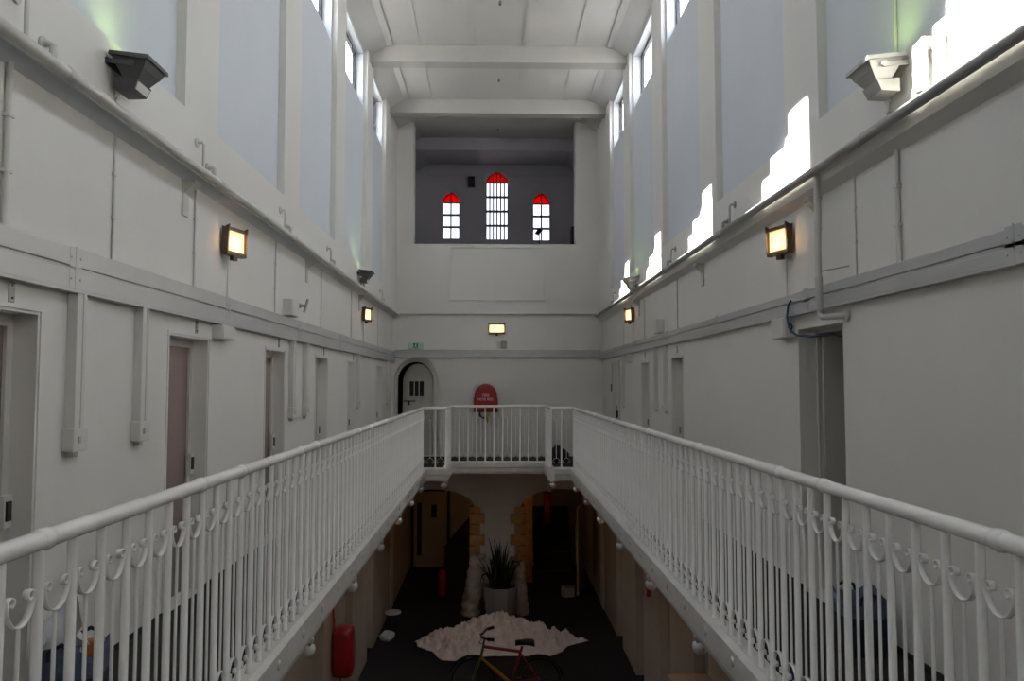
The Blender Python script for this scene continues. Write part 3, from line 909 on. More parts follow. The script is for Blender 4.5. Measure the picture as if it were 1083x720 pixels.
# ------------------------------------------------------------------ floodlights (uplighters)
def flood(loc, rz, lab, mb_, lit):
    t = thing('floodlight', loc, 0, lab, 'floodlight', 'uplighter floodlights')
    t.rotation_euler = (-.11, 0, rz)
    # tapered body opening upwards; local x along the wall, y out
    x0, x1, y0, y1 = -.125, .125, .02, .215
    def fr(a, z): return [(x0+a, y0+a, z), (x1-a, y0+a, z), (x1-a, y1-a, z), (x0+a, y1-a, z)]
    MB().hexa(fr(.055, 0) + fr(.02, .06)).hexa(fr(.018, .06) + fr(.0, .105)).build('lamp_body', mb_, t)
    MB().hexa(fr(-.015, .105) + fr(-.012, .128)).build('rim', mb_, t)
    MB().box(x0+.02, x1-.02, y0+.02, y1-.02, .128, .131).build('glass_cover', 'floodglass', t)
    for s in (-1, 1):
        MB().box(s*.134-.004, s*.134+.004, 0, .15, .055, .08).lathe([(.018, s*.134), (.018, s*.150)], (0, .14, .068), 10, True, 'x').build('yoke_arm', mb_, t)
    MB().box(-.138, .138, -.01, .006, .05, .085).build('yoke_back', mb_, t)
    g = MB().hexa([(-.085, .04, -.075), (.085, .04, -.075), (.085, .145, -.06), (-.085, .145, -.06), (-.09, .035, 0), (.09, .035, 0), (.09, .165, 0), (-.09, .165, 0)]).build('ballast_box', mb_, t)
    if lit: MB().hexa([(-.07, .145, -.052), (.07, .145, -.052), (.07, .152, -.054), (-.07, .152, -.054), (-.075, .158, -.010), (.075, .158, -.010), (.075, .166, -.012), (-.075, .166, -.012)]).build('label_plate', 'led', g)
    L = bpy.data.lights.new('flood_light', 'SPOT'); L.energy = 4.5; L.color = (.68, 1.0, .25); L.spot_size = math.radians(150); L.spot_blend = 1.0; L.shadow_soft_size = .05
    lo = bpy.data.objects.new('flood_light', L); COL.objects.link(lo); lo.parent = t
    lo.location = (0, .07, .15); lo.rotation_euler = (PI, 0, 0)
    return t
flood((XLU, 4.50, 3.35), LW, 'dark grey uplighter floodlight on the near left wall with green glow above', 'flood', True)
flood((XRU, 4.40, 3.34), RW, 'light grey uplighter floodlight on the near right wall beside the sun patch', 'floodlight_grey', False)
flood((XLU, 12.6, 3.30), LW, 'small distant dark floodlight at the far end of the left wall', 'flood', True)
flood((XRU, 12.7, 3.22), RW, 'small distant pale floodlight at the far end of the right wall', 'floodlight_grey', False)

# ------------------------------------------------------------------ far wall fittings
t = thing('exit_sign', (-1.75, YB, 2.375), BW, 'small white exit sign with green running man above the arched door', 'sign')
MB().bbox(-.165, .165, 0, .06, 0, .14, .005).build('sign_case', 'exitw', t)
m_ = MB()
m_ = MB()   # running figure and doorway
m_.box(-.05, .05, .06, .0625, .012, .128)
m_.build('doorway_print', 'green', t)
m_ = MB().lathe([(.012, .0625), (.012, .064)], (-.005, 0, .108), 10, True, 'y')
m_.prism([(.012, .095), (-.014, .092), (-.012, .06), (.010, .06)], .0625, .064, 'y')
m_.prism([(.010, .06), (-.002, .06), (.018, .02), (.028, .022)], .0625, .064, 'y')
m_.prism([(-.002, .062), (-.012, .062), (-.028, .03), (-.018, .026)], .0625, .064, 'y')
m_.build('running_figure', 'white', t)

t = thing('hose_reel_cover', (-.19, YB-.0016, .98), BW, 'red domed fire hose reel cover on the far wall behind the railing', 'hose reel')
prof2 = [(-.27, -.0), (-.265, .30)] + [(-.25*math.cos(k/14*PI), .34 + .29*math.sin(k/14*PI)) for k in range(15)] + [(.265, .30), (.27, 0)]
bm_ = MB()
n_ = len(prof2); lay = [(.0, 1.0), (.20, 1.0), (.235, .95), (.25, .84)]
vs = []
for dd, sc in lay:
    for x, z in prof2: vs.append((x*sc, dd, .30+(z-.30)*sc))
fs = []
for a in range(len(lay)-1):
    for i in range(n_): fs.append((a*n_+i, a*n_+(i+1) % n_, (a+1)*n_+(i+1) % n_, (a+1)*n_+i))
fs.append(tuple(range(n_))); fs.append(tuple((len(lay)-1)*n_+i for i in range(n_-1, -1, -1)))
bm_.add(vs, fs); bm_.build('vinyl_cover', 'red', t)
def text(s, size, m, parent, loc, rot, ext=.001, align='CENTER'):
    cu = bpy.data.curves.new('lettering', 'FONT'); cu.body = s; cu.size = size; cu.align_x = align; cu.align_y = 'CENTER'; cu.extrude = ext; cu.resolution_u = 3
    o = bpy.data.objects.new('lettering', cu); COL.objects.link(o)
    dg = bpy.context.evaluated_depsgraph_get(); me = bpy.data.meshes.new_from_object(o.evaluated_get(dg))
    bpy.data.objects.remove(o)
    o = bpy.data.objects.new('lettering', me); COL.objects.link(o); me.materials.clear(); me.materials.append(M[m])
    o.parent = parent; o.location = loc; o.rotation_euler = rot
    return o
text('FIRE', .085, 'white', t, (0, .252, .365), (PI/2, 0, PI))
text('HOSE REEL', .072, 'white', t, (0, .252, .285), (PI/2, 0, PI))
MB().lathe([(.03, -.12), (.2, -.1), (.2, .02), (.03, .04)], (0, .11, .10), 18, True, 'y').build('hose_drum', 'dark', t) if 0 else None
MB().tube([(.14, .1, .02), (.13, .12, -.08), (.06, .12, -.13), (-.03, .12, -.08), (-.04, .12, -.02)], .022, 10).build('hose', 'dark', t)
MB().lathe([(.012, -.24), (.02, -.22), (.035, -.1), (.035, -.02), (.018, .02)], (-.04, .14, 0), 12).build('nozzle', 'yellow', t)

# ------------------------------------------------------------------ upper room fittings
t = thing('loudspeaker', (-.65, YB2, 7.10), BW, 'small black loudspeaker on the wall left of the tall lancet window', 'speaker')
MB().bbox(-.09, .09, .03, .2, 0, .28, .01).build('speaker_case', 'dark', t)
MB().lathe([(.06, .2), (.055, .204), (.02, .19)], (0, 0, .12), 14, True, 'y').build('speaker_cone', 'flood', t)
MB().box(-.02, .02, 0, .04, .08, .2).build('wall_mount', 'dark', t)
t = thing('floor_lamp', (1.22, 21.3, 4.7), 0, 'dark shaded lamp silhouetted against the right lancet window', 'lamp')
MB().lathe([(.14, 0), (.14, .02), (.015, .03), (.012, .95)], n=14).build('lamp_base', 'dark', t)
MB().add(*(lambda: ([( -.02,-.06,.98),(-.02,.06,.98),(-.12,.08,1.02),(-.12,-.08,1.02),(.10,-.04,1.10),(.10,.04,1.10),(.0,.07,1.15),(-.02,-.07,1.15)], [(0,3,2,1),(4,5,6,7),(0,1,5,4),(1,2,6,5),(2,3,7,6),(3,0,4,7)]))()).tube([(0,0,.93),(0,0,1.03)], .014, 8).build('lamp_shade', 'dark', t)
t = thing('storage_case', (2.22, 21.3, 4.7), 0, 'tall dark storage case by the right wall of the upper room', 'case')
MB().bbox(-.13, .13, -.2, .2, 0, 1.18, .01).build('case_body', 'dark', t)
MB().bbox(-.135, .135, -.205, .205, 1.06, 1.10, .004).build('case_lid_band', 'flood', t)

# ------------------------------------------------------------------ bags on the galleries
def bag(loc, rz, lab, m1, m2, w, d_, h, stuff):
    t = thing('tote_bag', loc, rz, lab, 'bag')
    b = MB(); n = 20; rings = []
    levels = [(0, .92), (.08, 1.0), (.5, .97), (.85, 1.02), (1.0, 1.06), (.98, .96), (.75, .9)]
    vs = []; fs = []
    for z, s in levels:
        for j in range(n):
            a = 2*PI*j/n
            e_ = 4
            cx = math.copysign(abs(math.cos(a))**(2/e_), math.cos(a)); cy = math.copysign(abs(math.sin(a))**(2/e_), math.sin(a))
            q = 1 + .04*math.sin(5*a + z*6)*(z > .1)
            vs.append((cx*w/2*s*q, cy*d_/2*s*q, z*h + (.03*math.sin(3*a) if .9 < z else 0)))
    k = len(levels)
    for i in range(k-1):
        for j in range(n): fs.append((i*n+j, i*n+(j+1) % n, (i+1)*n+(j+1) % n, (i+1)*n+j))
    fs.append(tuple(range(n-1, -1, -1))); fs.append(tuple(range((k-1)*n, k*n)))
    b.add(vs, fs, True); b.build('bag_body', m1, t)
    c = MB()
    vs = []; fs = []
    for z, s in [(.0, .94), (.1, 1.03), (.60, 1.02), (.66, 1.0)]:
        for j in range(n):
            a = 2*PI*j/n
            cx = math.copysign(abs(math.cos(a))**.5, math.cos(a)); cy = math.copysign(abs(math.sin(a))**.5, math.sin(a))
            q = 1.01 + .04*math.sin(5*a + z*6)*(z > .1)
            vs.append((cx*w/2*s*q, cy*d_/2*s*q, z*h))
    for i in range(3):
        for j in range(n): fs.append((i*n+j, i*n+(j+1) % n, (i+1)*n+(j+1) % n, (i+1)*n+j))
    c.add(vs, fs, True); c.build('lower_panel', m2, t)
    for s in (-1, 1):
        MB().tube([(-w*.22, s*d_*.52, h*.9), (-w*.2, s*d_*.56, h*1.02), (0, s*d_*.5, h*1.10), (w*.2, s*d_*.56, h*1.02), (w*.22, s*d_*.52, h*.9)], .010, 6).build('handle', m2, t)
    return t
t = bag((-1.98, 3.84, 0), 0, 'blue-grey fabric tote bag on the left gallery floor, holding white paper', 'bagblue', 'bagnavy', .25, .26, .37, True)
p = thing('paper_roll', (-2.0, 3.76, .37), 0, 'crumpled white paper sticking up out of the left gallery bag', 'paper')
vs = []; fs = []
for i in range(7):
    for j in range(7):
        u, v = i/6-.5, j/6
        vs.append((u*.15 + .02*math.sin(7*v+3*u), .02+.05*math.sin(5*u+2*v), v*.24*(1-.9*abs(u)) ))
for i in range(6):
    for j in range(6): fs.append((i*7+j, i*7+7+j, i*7+8+j, i*7+1+j))
vs2 = [(x, y+.01, z) for x, y, z in vs]; nn = len(vs)
MB().add(vs + vs2, fs + [tuple(i+nn for i in f[::-1]) for f in fs], True).build('paper_sheet', 'paper', p)
o = thing('plastic_packet', (-1.93, 3.90, .285), .4, 'small orange packet lying in the top of the left gallery bag', 'packet')
MB().bbox(-.05, .05, -.03, .03, 0, .09, .012).build('packet_body', 'orange', o)
MB().bbox(-.056, -.046, -.03, .03, .02, .05, .002).build('packet_seal', 'paper', o)
bag((2.2, 4.78, 0), 0, 'dark navy tote bag with blue-grey patterned top on the right gallery floor', 'bagblue', 'bagnavy', .26, .30, .34, False)
t = thing('plastic_sack', (1.30, 16.3, 0), .3, 'blue and white crumpled plastic sack at the right corner of the far landing', 'sack')
b = MB(); vs = []; fs = []; n = 16
for i, (z, s) in enumerate([(0, .9), (.06, 1.05), (.16, 1.0), (.24, .75), (.30, .35), (.33, .25)]):
    for j in range(n):
        a = 2*PI*j/n; q = 1 + .13*math.sin(4*a+i*1.3) + .06*math.sin(9*a-i)
        vs.append((.22*s*q*math.cos(a), .18*s*q*math.sin(a), z))
for i in range(5):
    for j in range(n): fs.append((i*n+j, i*n+(j+1) % n, (i+1)*n+(j+1) % n, (i+1)*n+j))
fs += [tuple(range(n-1, -1, -1)), tuple(range(5*n, 6*n))]
b.add(vs, fs, True); b.build('sack_body', 'bagnavy', t)
MB().lathe([(.06, .29), (.03, .32), (.06, .36), (.065, .37)], n=12).build('tied_neck', 'paper', t)

# ------------------------------------------------------------------ ground floor
# crumpled sheet heap
def heap():
    n, k = 220, 76
    out = [(-1.52, 15.45), (-1.45, 15.15), (-1.15, 14.85), (-.95, 14.40), (-.70, 14.36), (-.4, 14.55), (0, 14.6), (.5, 14.6), (1.0, 14.55), (1.25, 14.8), (1.38, 15.1), (1.62, 15.28), (1.84, 15.42), (1.60, 15.55), (1.15, 15.7), (.8, 16.1), (.45, 16.2), (.1, 16.27), (-.25, 16.2), (-.6, 16.1), (-.95, 15.75), (-1.25, 15.72)]
    c = Vector((.05, 15.45))
    m = len(out)
    vs = [(0, 0, .52)]; fs = []
    from mathutils import noise
    for i in range(1, k+1):
        t_ = i/k
        for j in range(n):
            u = j/n*m; a = int(u); f_ = u-a
            p0 = Vector(out[a % m]); p1 = Vector(out[(a+1) % m])
            p = p0.lerp(p1, f_) - c
            p = p*t_
            prof_ = (1-t_)**1.25 * .42 + .08*(1-t_**6)
            w = noise.fractal(Vector((p.x*2.6, p.y*2.6, 3.1)), 1.0, 2.0, 4)
            rid = abs(noise.noise(Vector((p.x*4.5+1, p.y*4.5, .7)))) 
            rid2 = abs(noise.noise(Vector((p.x*8+5, p.y*7, 2.7)))); rid3 = abs(noise.noise(Vector((p.x*15+2, p.y*14+3, 5.1))))
            z = prof_ + (.09*w + .22*(.35-rid) + .17*(.28-rid2) + .08*(.25-rid3))*min(1, (1-t_)*5)*.9
            jit = .03*noise.noise(Vector((p.x*8, p.y*8, 9)))
            vs.append((p.x + jit*(t_), p.y + jit*.6, max(.004, z) if i < k else 0.0))
    for j in range(n): fs.append((0, 1+j, 1+(j+1) % n))
    for i in range(k-1):
        for j in range(n):
            a = 1+i*n+j; b = 1+i*n+(j+1) % n
            fs.append((a, a+n, b+n, b))
    fs.append(tuple(1+(k-1)*n+j for j in range(n)))
    o = MB().add(vs, fs, True).build('dust_sheet', 'cloth', None, (.05, 15.45, ZG))
    tag(o, 'crumpled off-white cloth sheet heaped on the dark ground floor', 'sheet')
heap()
# planter with snake plant
t = thing('planter', (.13, 16.70, ZG), PI/8, 'grey faceted planter holding the tall snake plant on the ground floor', 'planter')
MB().lathe([(.30, 0), (.385, .72), (.385, .74), (.35, .74), (.34, .66)], n=8, smooth=False).build('pot', 'pot', t)
MB().lathe([(.34, .64), (.34, .67)], n=8, smooth=False).build('soil', 'soil', t)
pl = thing('snake_plant', (.13, 16.70, ZG+.674), 0, 'tall dark green snake plant with upright spiky leaves in the grey planter', 'plant')
b = MB()
for i in range(46):
    a = random.uniform(0, 2*PI); rr = random.uniform(.02, .26)
    h = random.uniform(.55, 1.05)*(1.0 if rr < .16 else .8); lean = random.uniform(.03, .30)*(.5+rr*3)
    wd = random.uniform(.022, .038); tw = random.uniform(0, PI)
    vs = []; K = 9
    for k in range(K):
        u = k/(K-1)
        ww = wd*(.75 + .6*u - 1.35*u**3) if u < 1 else .001
        cx = (rr + lean*u*u)*math.cos(a); cy = (rr + lean*u*u)*math.sin(a); z = h*u*(1-.12*lean*u)
        tx, ty = math.cos(tw+.8*u), math.sin(tw+.8*u)
        vs += [(cx-tx*ww, cy-ty*ww, z), (cx-ty*.006, cy+tx*.006, z), (cx+tx*ww, cy+ty*ww, z), (cx+ty*.006, cy-tx*.006, z)]
    fs = []
    for k in range(K-1):
        for q in range(4): fs.append((k*4+q, k*4+(q+1) % 4, k*4+4+(q+1) % 4, k*4+4+q))
    b.add(vs, fs, True)
for s, z, l in ((1, .45, .42), (-1, .2, .4)):      # two drooping leaves
    b.tube([(s*.12, 0, .1), (s*.28, 0, z+.12), (s*.38, -.02, z+.08), (s*(l+.02), -.03, z-.03)], [.02, .022, .016, .002], 6)
b.build('leaves', 'leaf', pl)
# wrapped rolls each side of the planter
def roll(loc, lean, h, r, lab):
    t = thing('wrapped_roll', loc, 0, lab, 'roll', 'wrapped white rolls beside the planter')
    vs = []; fs = []; n = 22; K = 34
    for i in range(K):
        u = i/(K-1)
        rr = r*(1.16 - .25*u) * (1 + .07*math.sin(u*46)) * (1 if 0 < i < K-1 else .8)
        for j in range(n):
            a = 2*PI*j/n
            q = 1 + .045*math.sin(3*a + u*17) + .03*math.sin(7*a - u*30)
            vs.append((lean[0]*u + rr*q*math.cos(a), lean[1]*u + rr*q*math.sin(a), h*u + .02*math.sin(a*2+u*9)*(0 < i)))
    for i in range(K-1):
        for j in range(n): fs.append((i*n+j, i*n+(j+1) % n, (i+1)*n+(j+1) % n, (i+1)*n+j))
    fs += [tuple(range(n-1, -1, -1)), tuple(range((K-1)*n, K*n))]
    MB().add(vs, fs, True).build('wrapping', 'wrap', t)
    MB().tube([(lean[0]*.5 + r*1.06*math.cos(a*PI/10), lean[1]*.5 + r*1.06*math.sin(a*PI/10), h*.5) for a in range(20)], .010, 6, closed=True).build('tie', 'wrap', t)
roll((-.53, 17.12, ZG), (.19, .07), 1.28, .18, 'bulky white fabric-wrapped roll standing left of the planter')
roll((.58, 17.2, ZG), (-.06, .03), 1.12, .15, 'white fabric-wrapped roll standing half behind the right side of the planter')

# bicycle: local x = forward, y across; front wheel towards photo left
bk = thing('bicycle', (.19, 12.5, ZG), PI, 'red bicycle with black saddle and handlebars, parked in front of the white sheet', 'bicycle')
R = .345; fx, rx = .52, -.51
def ring(mb_, c, Rr, r, n=40, m=8):
    mb_.tube([(c[0]+Rr*math.cos(2*PI*i/n), c[1], c[2]+Rr*math.sin(2*PI*i/n)) for i in range(n)], r, m, closed=True)
for x in (fx, rx):
    w = MB(); ring(w, (x, 0, R), R-.02, .020); w = w.build('wheel', 'rubber', bk)
    q = MB(); ring(q, (x, 0, R), R-.045, .009); q.build('rim', 'flood', w)
    q = MB()
    for i in range(24):
        a = 2*PI*i/24
        q.tube([(x+.02*math.cos(a+.5), (-1)**i*.025, R+.02*math.sin(a+.5)), (x+(R-.045)*math.cos(a), 0, R+(R-.045)*math.sin(a))], .0018, 4)
    q.lathe([(.02, -.035), (.02, .035)], (x, 0, R), 10, True, 'y')
    q.build('spokes', 'flood', w)
hd, hb = Vector((.36, 0, .86)), Vector((.40, 0, .70)); bb = Vector((-.07, 0, .29)); st = Vector((-.22, 0, .78))
f = MB().tube([st, hd], .024, 10).tube([bb, Vector((-.25, 0, .86))], .020, 10)
for s in (-1, 1):
    f.tube([bb + Vector((0, s*.04, 0)), Vector((rx, s*.06, R))], .010, 8).tube([st + Vector((0, s*.02, -.02)), Vector((rx, s*.06, R))], .008, 8)
f.build('frame', 'bikered', bk)
MB().tube([hb, bb], .032, 10).build('down_tube', 'bikeorange', bk)
f = MB().tube([hd + Vector((-.01, 0, .03)), hb], .02, 10)
for s in (-1, 1): f.tube([hb + Vector((0, s*.02, 0)), hb + Vector((.02, s*.05, -.05)), (fx-.03, s*.055, R+.12), (fx, s*.055, R)], .019, 8)
f.build('fork', 'bikegreen', bk)
f = MB().tube([hd, hd + Vector((-.02, 0, .14)), hd + Vector((.03, 0, .16))], .014, 8)
f.tube([hd + Vector((-.14, -.30, .20)), hd + Vector((-.05, -.24, .19)), hd + Vector((.03, -.06, .16)), hd + Vector((.03, .06, .16)), hd + Vector((-.05, .24, .19)), hd + Vector((-.14, .30, .20))], .016, 8)
hbar = f.build('handlebar', 'dark', bk)
for s in (-1, 1):
    MB().tube([hd + Vector((-.16, s*.31, .20)), hd + Vector((-.07, s*.255, .19))], .025, 10).build('grip', 'rubber', hbar)
    MB().tube([hd + Vector((.03, s*.16, .16)), hd + Vector((.06, s*.20, .12)), hd + Vector((.0, s*.28, .13))], .006, 6).build('brake_lever', 'dark', hbar)
vs = []; fs = []
sec = [(-.17, .095, .0), (-.13, .115, .02), (-.05, .085, .025), (.02, .035, .02), (.10, .022, .015), (.13, .012, .005)]
n = 12
for x, w, z in sec:
    for j in range(n):
        a = 2*PI*j/n; vs.append((-.27+x, w*math.cos(a), .90 + z + .045*math.sin(a)))
for i in range(len(sec)-1):
    for j in range(n): fs.append((i*n+j, i*n+(j+1) % n, (i+1)*n+(j+1) % n, (i+1)*n+j))
fs += [tuple(range(n-1, -1, -1)), tuple(range((len(sec)-1)*n, len(sec)*n))]
MB().add(vs, fs, True).build('saddle', 'dark', bk)
f = MB()
f.lathe([(.095, -.004), (.095, .004)], (bb.x, -.06, bb.z), 20, True, 'y')
f.tube([(bb.x, -.07, bb.z), (bb.x+.12, -.075, bb.z-.12)], .008, 6).tube([(bb.x, .07, bb.z), (bb.x-.12, .075, bb.z+.12)], .008, 6)
f.bbox(bb.x+.08, bb.x+.16, -.17, -.08, bb.z-.135, bb.z-.11, .004).bbox(bb.x-.16, bb.x-.08, .08, .17, bb.z+.11, bb.z+.135, .004)
f.build('crank_set', 'dark', bk)
f = MB()
f.tube([(fx + (R+.03)*math.cos(a), 0, R + (R+.03)*math.sin(a)) for a in [PI*.12 + PI*.72*k/12 for k in range(13)]], .022, 6)
f.build('mudguard', 'rubber', bk)
f = MB()
f.tube([(rx + (R+.03)*math.cos(a), 0, R + (R+.03)*math.sin(a)) for a in [PI*.2 + PI*.75*k/12 for k in range(13)]], .022, 6)
f.build('mudguard', 'rubber', bk)
MB().tube([(bb.x, -.06, bb.z+.09), (rx, -.06, R+.035)], .004, 4).tube([(bb.x, -.06, bb.z-.09), (rx, -.06, R-.035)], .004, 4).build('chain', 'rubber', bk)

# red extinguisher / hose cover on the left ground-floor wall
t = thing('extinguisher_cover', (XL, 11.35, ZG+.85), LW, 'red padded fire extinguisher cover hung on the left ground-floor wall', 'extinguisher')
vs = []; fs = []; n = 20
for z, s in [(0, .6), (.03, .92), (.12, 1.0), (.3, 1.03), (.5, .98), (.60, .95), (.66, .85), (.68, .6)]:
    for j in range(n):
        a = 2*PI*j/n
        cx = math.copysign(abs(math.cos(a))**.6, math.cos(a)); cy = math.copysign(abs(math.sin(a))**.6, math.sin(a))
        q = 1 + .03*math.sin(5*a+z*12)
        vs.append((.19*s*q*cx, .16+.15*s*q*cy, z))
for i in range(7):
    for j in range(n): fs.append((i*n+j, i*n+(j+1) % n, (i+1)*n+(j+1) % n, (i+1)*n+j))
fs += [tuple(range(n-1, -1, -1)), tuple(range(7*n, 8*n))]
MB().add(vs, fs, True).build('vinyl_cover', 'red', t)
MB().tube([(.12, .05, .66), (.12, .03, .9), (.12, .03, 1.9)], .014, 8).build('riser_pipe', 'redp', t)
MB().tube([(0, .12, .02), (0, .12, -.3), (0, .1, -.8)], .010, 8).build('hose_tail', 'redp', t)
MB().bbox(-.05, .0, 0, .03, .74, .77, .004).build('hook', 'dark', t)

# tall cupboard by the right ground-floor wall
t = thing('wooden_cupboard', (2.19, 8.60, ZG), 0, 'pale wooden cupboard by the right ground-floor wall, at the photo bottom edge', 'cupboard')
MB().bbox(-.21, .20, -.34, .34, .06, 1.66, .006).build('carcass', 'wood', t)
MB().bbox(-.24, .21, -.37, .37, 1.66, 1.70, .008).build('top_board', 'wood', t)
MB().box(-.19, .19, -.32, .32, 0, .06).build('plinth', 'dark', t)
for s in (-1, 1):
    d_ = MB().bbox(-.23, -.21, s*.17-.165, s*.17+.165, .08, 1.64, .004).build('door', 'wood', t)
    MB().lathe([(.014, -.03), (.018, -.02), (.008, 0)], (-.23, s*.04, .9), 10, True, 'x').build('knob', 'chrome', d_)

# red call point and small fittings on the right ground-floor wall
t = thing('fire_call_point', (XR, 12.35, -1.62), RW, 'small red fire call point on the right ground-floor wall', 'alarm')
MB().bbox(-.06, .06, 0, .06, -.07, .07, .006).build('call_point_case', 'redp', t)
MB().box(-.03, .03, .06, .063, -.03, .03).build('break_glass', 'white', t)
t = thing('bucket', (-2.06, 16.3, ZG), 0, 'dark blue bucket with white rim by the left ground-floor wall', 'bucket')
MB().lathe([(.11, 0), (.15, .30), (.14, .30), (.105, .02)], n=18).build('bucket_body', 'bagnavy', t)
MB().lathe([(.15, .29), (.165, .30), (.165, .33), (.14, .33)], n=18).build('bucket_rim', 'paper', t)
for (x, y, s, w) in ((-2.08, 15.55, 1.0, 'just before the blue bucket'), (-2.03, 12.3, 1.1, 'below the red extinguisher cover')):
    t = thing('paper_bundle', (x, y, ZG), .5, f'crumpled white paper bundle on the floor, {w}', 'paper', 'white paper bundles on the floor')
    b = MB(); vs = []; fs = []; n = 14
    for i, (z, r_) in enumerate([(0, .8), (.05, 1.05), (.11, .95), (.16, .6), (.18, .2)]):
        for j in range(n):
            a = 2*PI*j/n; q = 1 + .2*math.sin(3*a+i) + .12*math.sin(7*a-2*i)
            vs.append((.14*s*r_*q*math.cos(a), .11*s*r_*q*math.sin(a), z*s))
    for i in range(4):
        for j in range(n): fs.append((i*n+j, i*n+(j+1) % n, (i+1)*n+(j+1) % n, (i+1)*n+j))
    fs += [tuple(range(n-1, -1, -1)), tuple(range(4*n, 5*n))]
    b.add(vs, fs, False); tag(b.build('paper_ball', 'paper', t), None, None)

# hall beyond the arches
struct('wall_ground_far', MB().box(XL-.4, XR+.4, YB2, YB2+.3, ZG, -.2).box(XL-.4, XR+.4, YB+.45, YB2, -.3, -.2), 'lowwall')
# glazed door in the hall beyond the left arch, seen ajar
dn += 1
d = thing('door_%d' % dn, (-1.72, 21.5, ZG), 0, None, None); d['kind'] = 'structure'
MB().box(-.52, -.45, -.06, .06, 0, 2.12).box(.45, .52, -.06, .06, 0, 2.12).box(-.45, .45, -.06, .06, 2.05, 2.12).build('door_frame', 'dark', d)
MB().bbox(-.45, .45, -.03, .03, .02, 2.05, .004).build('door_leaf', 'lowwall', d)
MB().box(-.36, -.24, -.036, .0, .35, 1.75).build('glazed_slot', 'dark', d)
MB().box(.02, .16, -.036, .0, 1.35, 1.7).build('notice', 'dark', d)
struct('wall_hall_partition', MB().box(XL, -.7, 21.57, 21.67, ZG, -.3), 'lowwall')
# dark stair flights behind the arches
def stair(x0, x1, y0, z0, n, going, rise, lab):
    t = thing('staircase', (x0, y0, z0), 0, lab, 'stairs')
    poly = [(0, 0)]
    for i in range(n): poly += [(i*going, (i+1)*rise), ((i+1)*going, (i+1)*rise)]
    poly += [(n*going, (n-1)*rise-.1), (going, 0)]
    MB().prism(poly, 0, x1-x0, 'x').build('steps', 'stair', t)
    b = MB()
    for i in range(n): b.box(0, x1-x0, i*going-.012, i*going+.02, (i+1)*rise, (i+1)*rise+.012)
    b.build('stair_nosing', 'flood', t)
    return t
stair(1.03, 2.0, 20.15, ZG, 8, .20, .20, 'dark staircase rising behind the right ground-floor arch')
# sloping underside of another flight behind the left arch, running across
t = thing('staircase', (-1.2, 19.2, ZG), 0, 'dark stair flight with sloping side behind the left ground-floor arch', 'stairs')
MB().prism([(-.0, .0), (0, .95), (.25, 1.25), (.55, 1.55), (.95, 2.0), (.95, 0)], 0, .9, 'y').build('stair_side', 'stair', t)
MB().tube([(0, .02, 1.0), (.25, .02, 1.33), (.95, .02, 2.1)], .025, 8).build('stair_handrail', 'dark', t)
t = thing('fire_extinguisher', (-1.22, 18.75, ZG), 0, 'dull red fire extinguisher standing at the foot of the left dark stair', 'extinguisher')
MB().lathe([(.08, 0), (.09, .02), (.09, .5), (.06, .58), (.03, .60)], n=16).build('cylinder', 'redp', t)
MB().lathe([(.03, .60), (.035, .64), (.015, .68)], n=10).tube([(0, 0, .66), (.09, -.02, .64)], .012, 6).build('valve', 'dark', t)
MB().tube([(-.03, -.03, .64), (-.11, -.06, .5), (-.10, -.07, .2)], .012, 8).build('hose', 'dark', t)
# ochre pier standing beyond the right arch and the red hanging
struct('wall_pier', MB().bbox(.66, .96, 19.9, 20.2, ZG, -.3, .01), 'stone')
t = thing('red_hanging', (1.33, 20.0, -1.15), 0, 'narrow dark red hanging beside the stairs behind the right arch', 'hanging')
b = MB(); vs = []; fs = []
for i in range(9):
    for z in (0, -.8):
        vs.append((-.08+.02*i, .02*math.sin(i*1.6), z)); vs.append((-.08+.02*i, .02*math.sin(i*1.6)+.006, z))
for i in range(8):
    a = i*4; fs += [(a, a+4, a+6, a+2), (a+1, a+3, a+7, a+5), (a, a+1, a+5, a+4), (a+2, a+6, a+7, a+3)]
b.add(vs, fs, True).build('hanging_cloth', 'red', t)
MB().tube([(-.12, 0, .01), (.12, 0, .01)], .012, 8).build('hanging_rod', 'dark', t)
# door leaf standing open beyond the right arch
dn += 1
d = thing('door_%d' % dn, (2.05, 19.0, ZG), math.radians(75), None, None); d['kind'] = 'structure'
MB().bbox(-.4, .4, -.022, .022, .01, 2.03, .005).build('door_leaf', 'lowwall', d)
MB().lathe([(.02, -.05), (.025, -.03), (.012, -.022)], (-.33, 0, 1.0), 10, True, 'y').build('door_knob', 'chrome', d)
t = thing('white_carton', (1.72, 18.6, ZG), .3, 'small pale carton on the floor by the open door behind the right arch', 'carton')
MB().bbox(-.13, .13, -.1, .1, 0, .22, .004).build('carton_body', 'wrap', t)
MB().hexa([(-.13,-.1,.22), (.13,-.1,.22), (.13,-.097,.22), (-.13,-.097,.22), (-.13,-.16,.30), (.13,-.16,.30), (.13,-.157,.302), (-.13,-.157,.302)]).build('carton_flap', 'wrap', t)

# ------------------------------------------------------------------ outside ground
struct('sun_blocker_wall', MB().box(xo-.12, xo, YN, YB, -3.6, 5.6), 'blocker')  # unseen wall added to carry the stepped sun blockers
struct('ground', MB().box(-60, 60, -40, 90, -3.9, -3.6), 'outside')

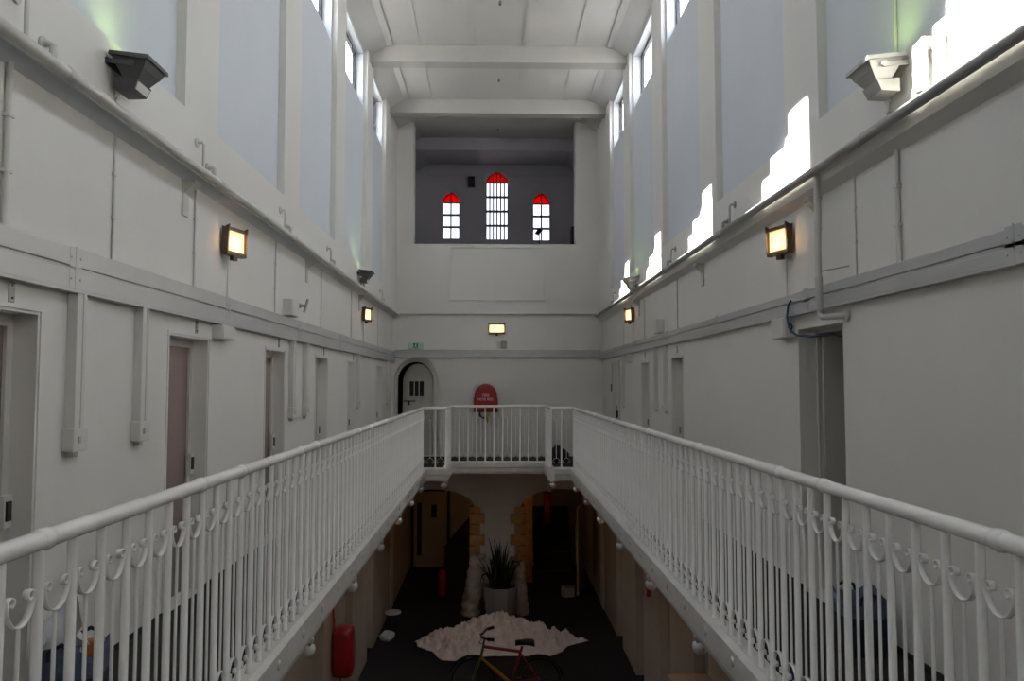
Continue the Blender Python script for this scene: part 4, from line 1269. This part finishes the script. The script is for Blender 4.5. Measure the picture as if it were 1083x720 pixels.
# ------------------------------------------------------------------ light
sun = bpy.data.lights.new('sun', 'SUN'); sun.energy = 110; sun.angle = math.radians(.5); sun.color = (1, .95, .88)
so = bpy.data.objects.new('sun', sun); COL.objects.link(so)
so.rotation_euler = SUN.to_track_quat('-Z', 'Y').to_euler()
so.location = (-20, 0, 20)
w = bpy.data.worlds.new('sky'); S.world = w; w.use_nodes = True
nt = w.node_tree; bg = nt.nodes['Background']
tc = nt.nodes.new('ShaderNodeTexCoord'); sx = nt.nodes.new('ShaderNodeSeparateXYZ'); cr_ = nt.nodes.new('ShaderNodeValToRGB')
nt.links.new(tc.outputs['Generated'], sx.inputs[0]); nt.links.new(sx.outputs['Z'], cr_.inputs['Fac'])
cr_.color_ramp.elements[0].color = (1.0, .985, 1.0, 1); cr_.color_ramp.elements[0].position = 0
cr_.color_ramp.elements[1].color = (.80, .86, 1.0, 1); cr_.color_ramp.elements[1].position = .8
nt.links.new(cr_.outputs['Color'], bg.inputs['Color'])
bg.inputs['Strength'].default_value = 9.5
# portals so the daylight through the real window openings is sampled well
def portal(loc, rot, sx_, sy_):
    L = bpy.data.lights.new('daylight', 'AREA'); L.shape = 'RECTANGLE'; L.size = sx_; L.size_y = sy_; L.cycles.is_portal = True
    o = bpy.data.objects.new('daylight', L); COL.objects.link(o); o.location = loc; o.rotation_euler = rot
for a, b in bays:
    portal((XLR-.185, (a+b)/2, (GW0+7.27)/2), (PI/2, 0, -PI/2), b-a-.1, .66)
    portal((XRR+.185, (a+b)/2, (GW0+7.27)/2), (PI/2, 0, PI/2), b-a-.1, .66)
for wx, hw, sl, sp, ap in lancets:
    portal((wx, YB2+.3, (sl+ap)/2), (PI/2, 0, PI), hw*2, ap-sl)
# lamps of the ground floor: one in the hall beyond the arches, others under the galleries
def bulb(loc, e, c, r=.06):
    L = bpy.data.lights.new('hall_light', 'POINT'); L.energy = e; L.color = c; L.shadow_soft_size = r
    o = bpy.data.objects.new('hall_light', L); COL.objects.link(o); o.location = loc
bulb((.1, 19.0, -.7), 4, (1, .55, .22))
for y in (6.0, 10.5, 14.5):
    bulb((2.0, y, -.6), 2.0, (1, .62, .36)); bulb((-1.9, y, -.6), 1.7, (1, .66, .42))

S.view_settings.view_transform = 'Standard'
S.view_settings.look = 'None'
S.view_settings.exposure = 0.05
S.view_settings.gamma = 1.0
S.view_settings.use_curve_mapping = False
S.cycles.diffuse_bounces = 6
S.cycles.max_bounces = 12
S.cycles.transparent_max_bounces = 12
S.cycles.use_denoising = True
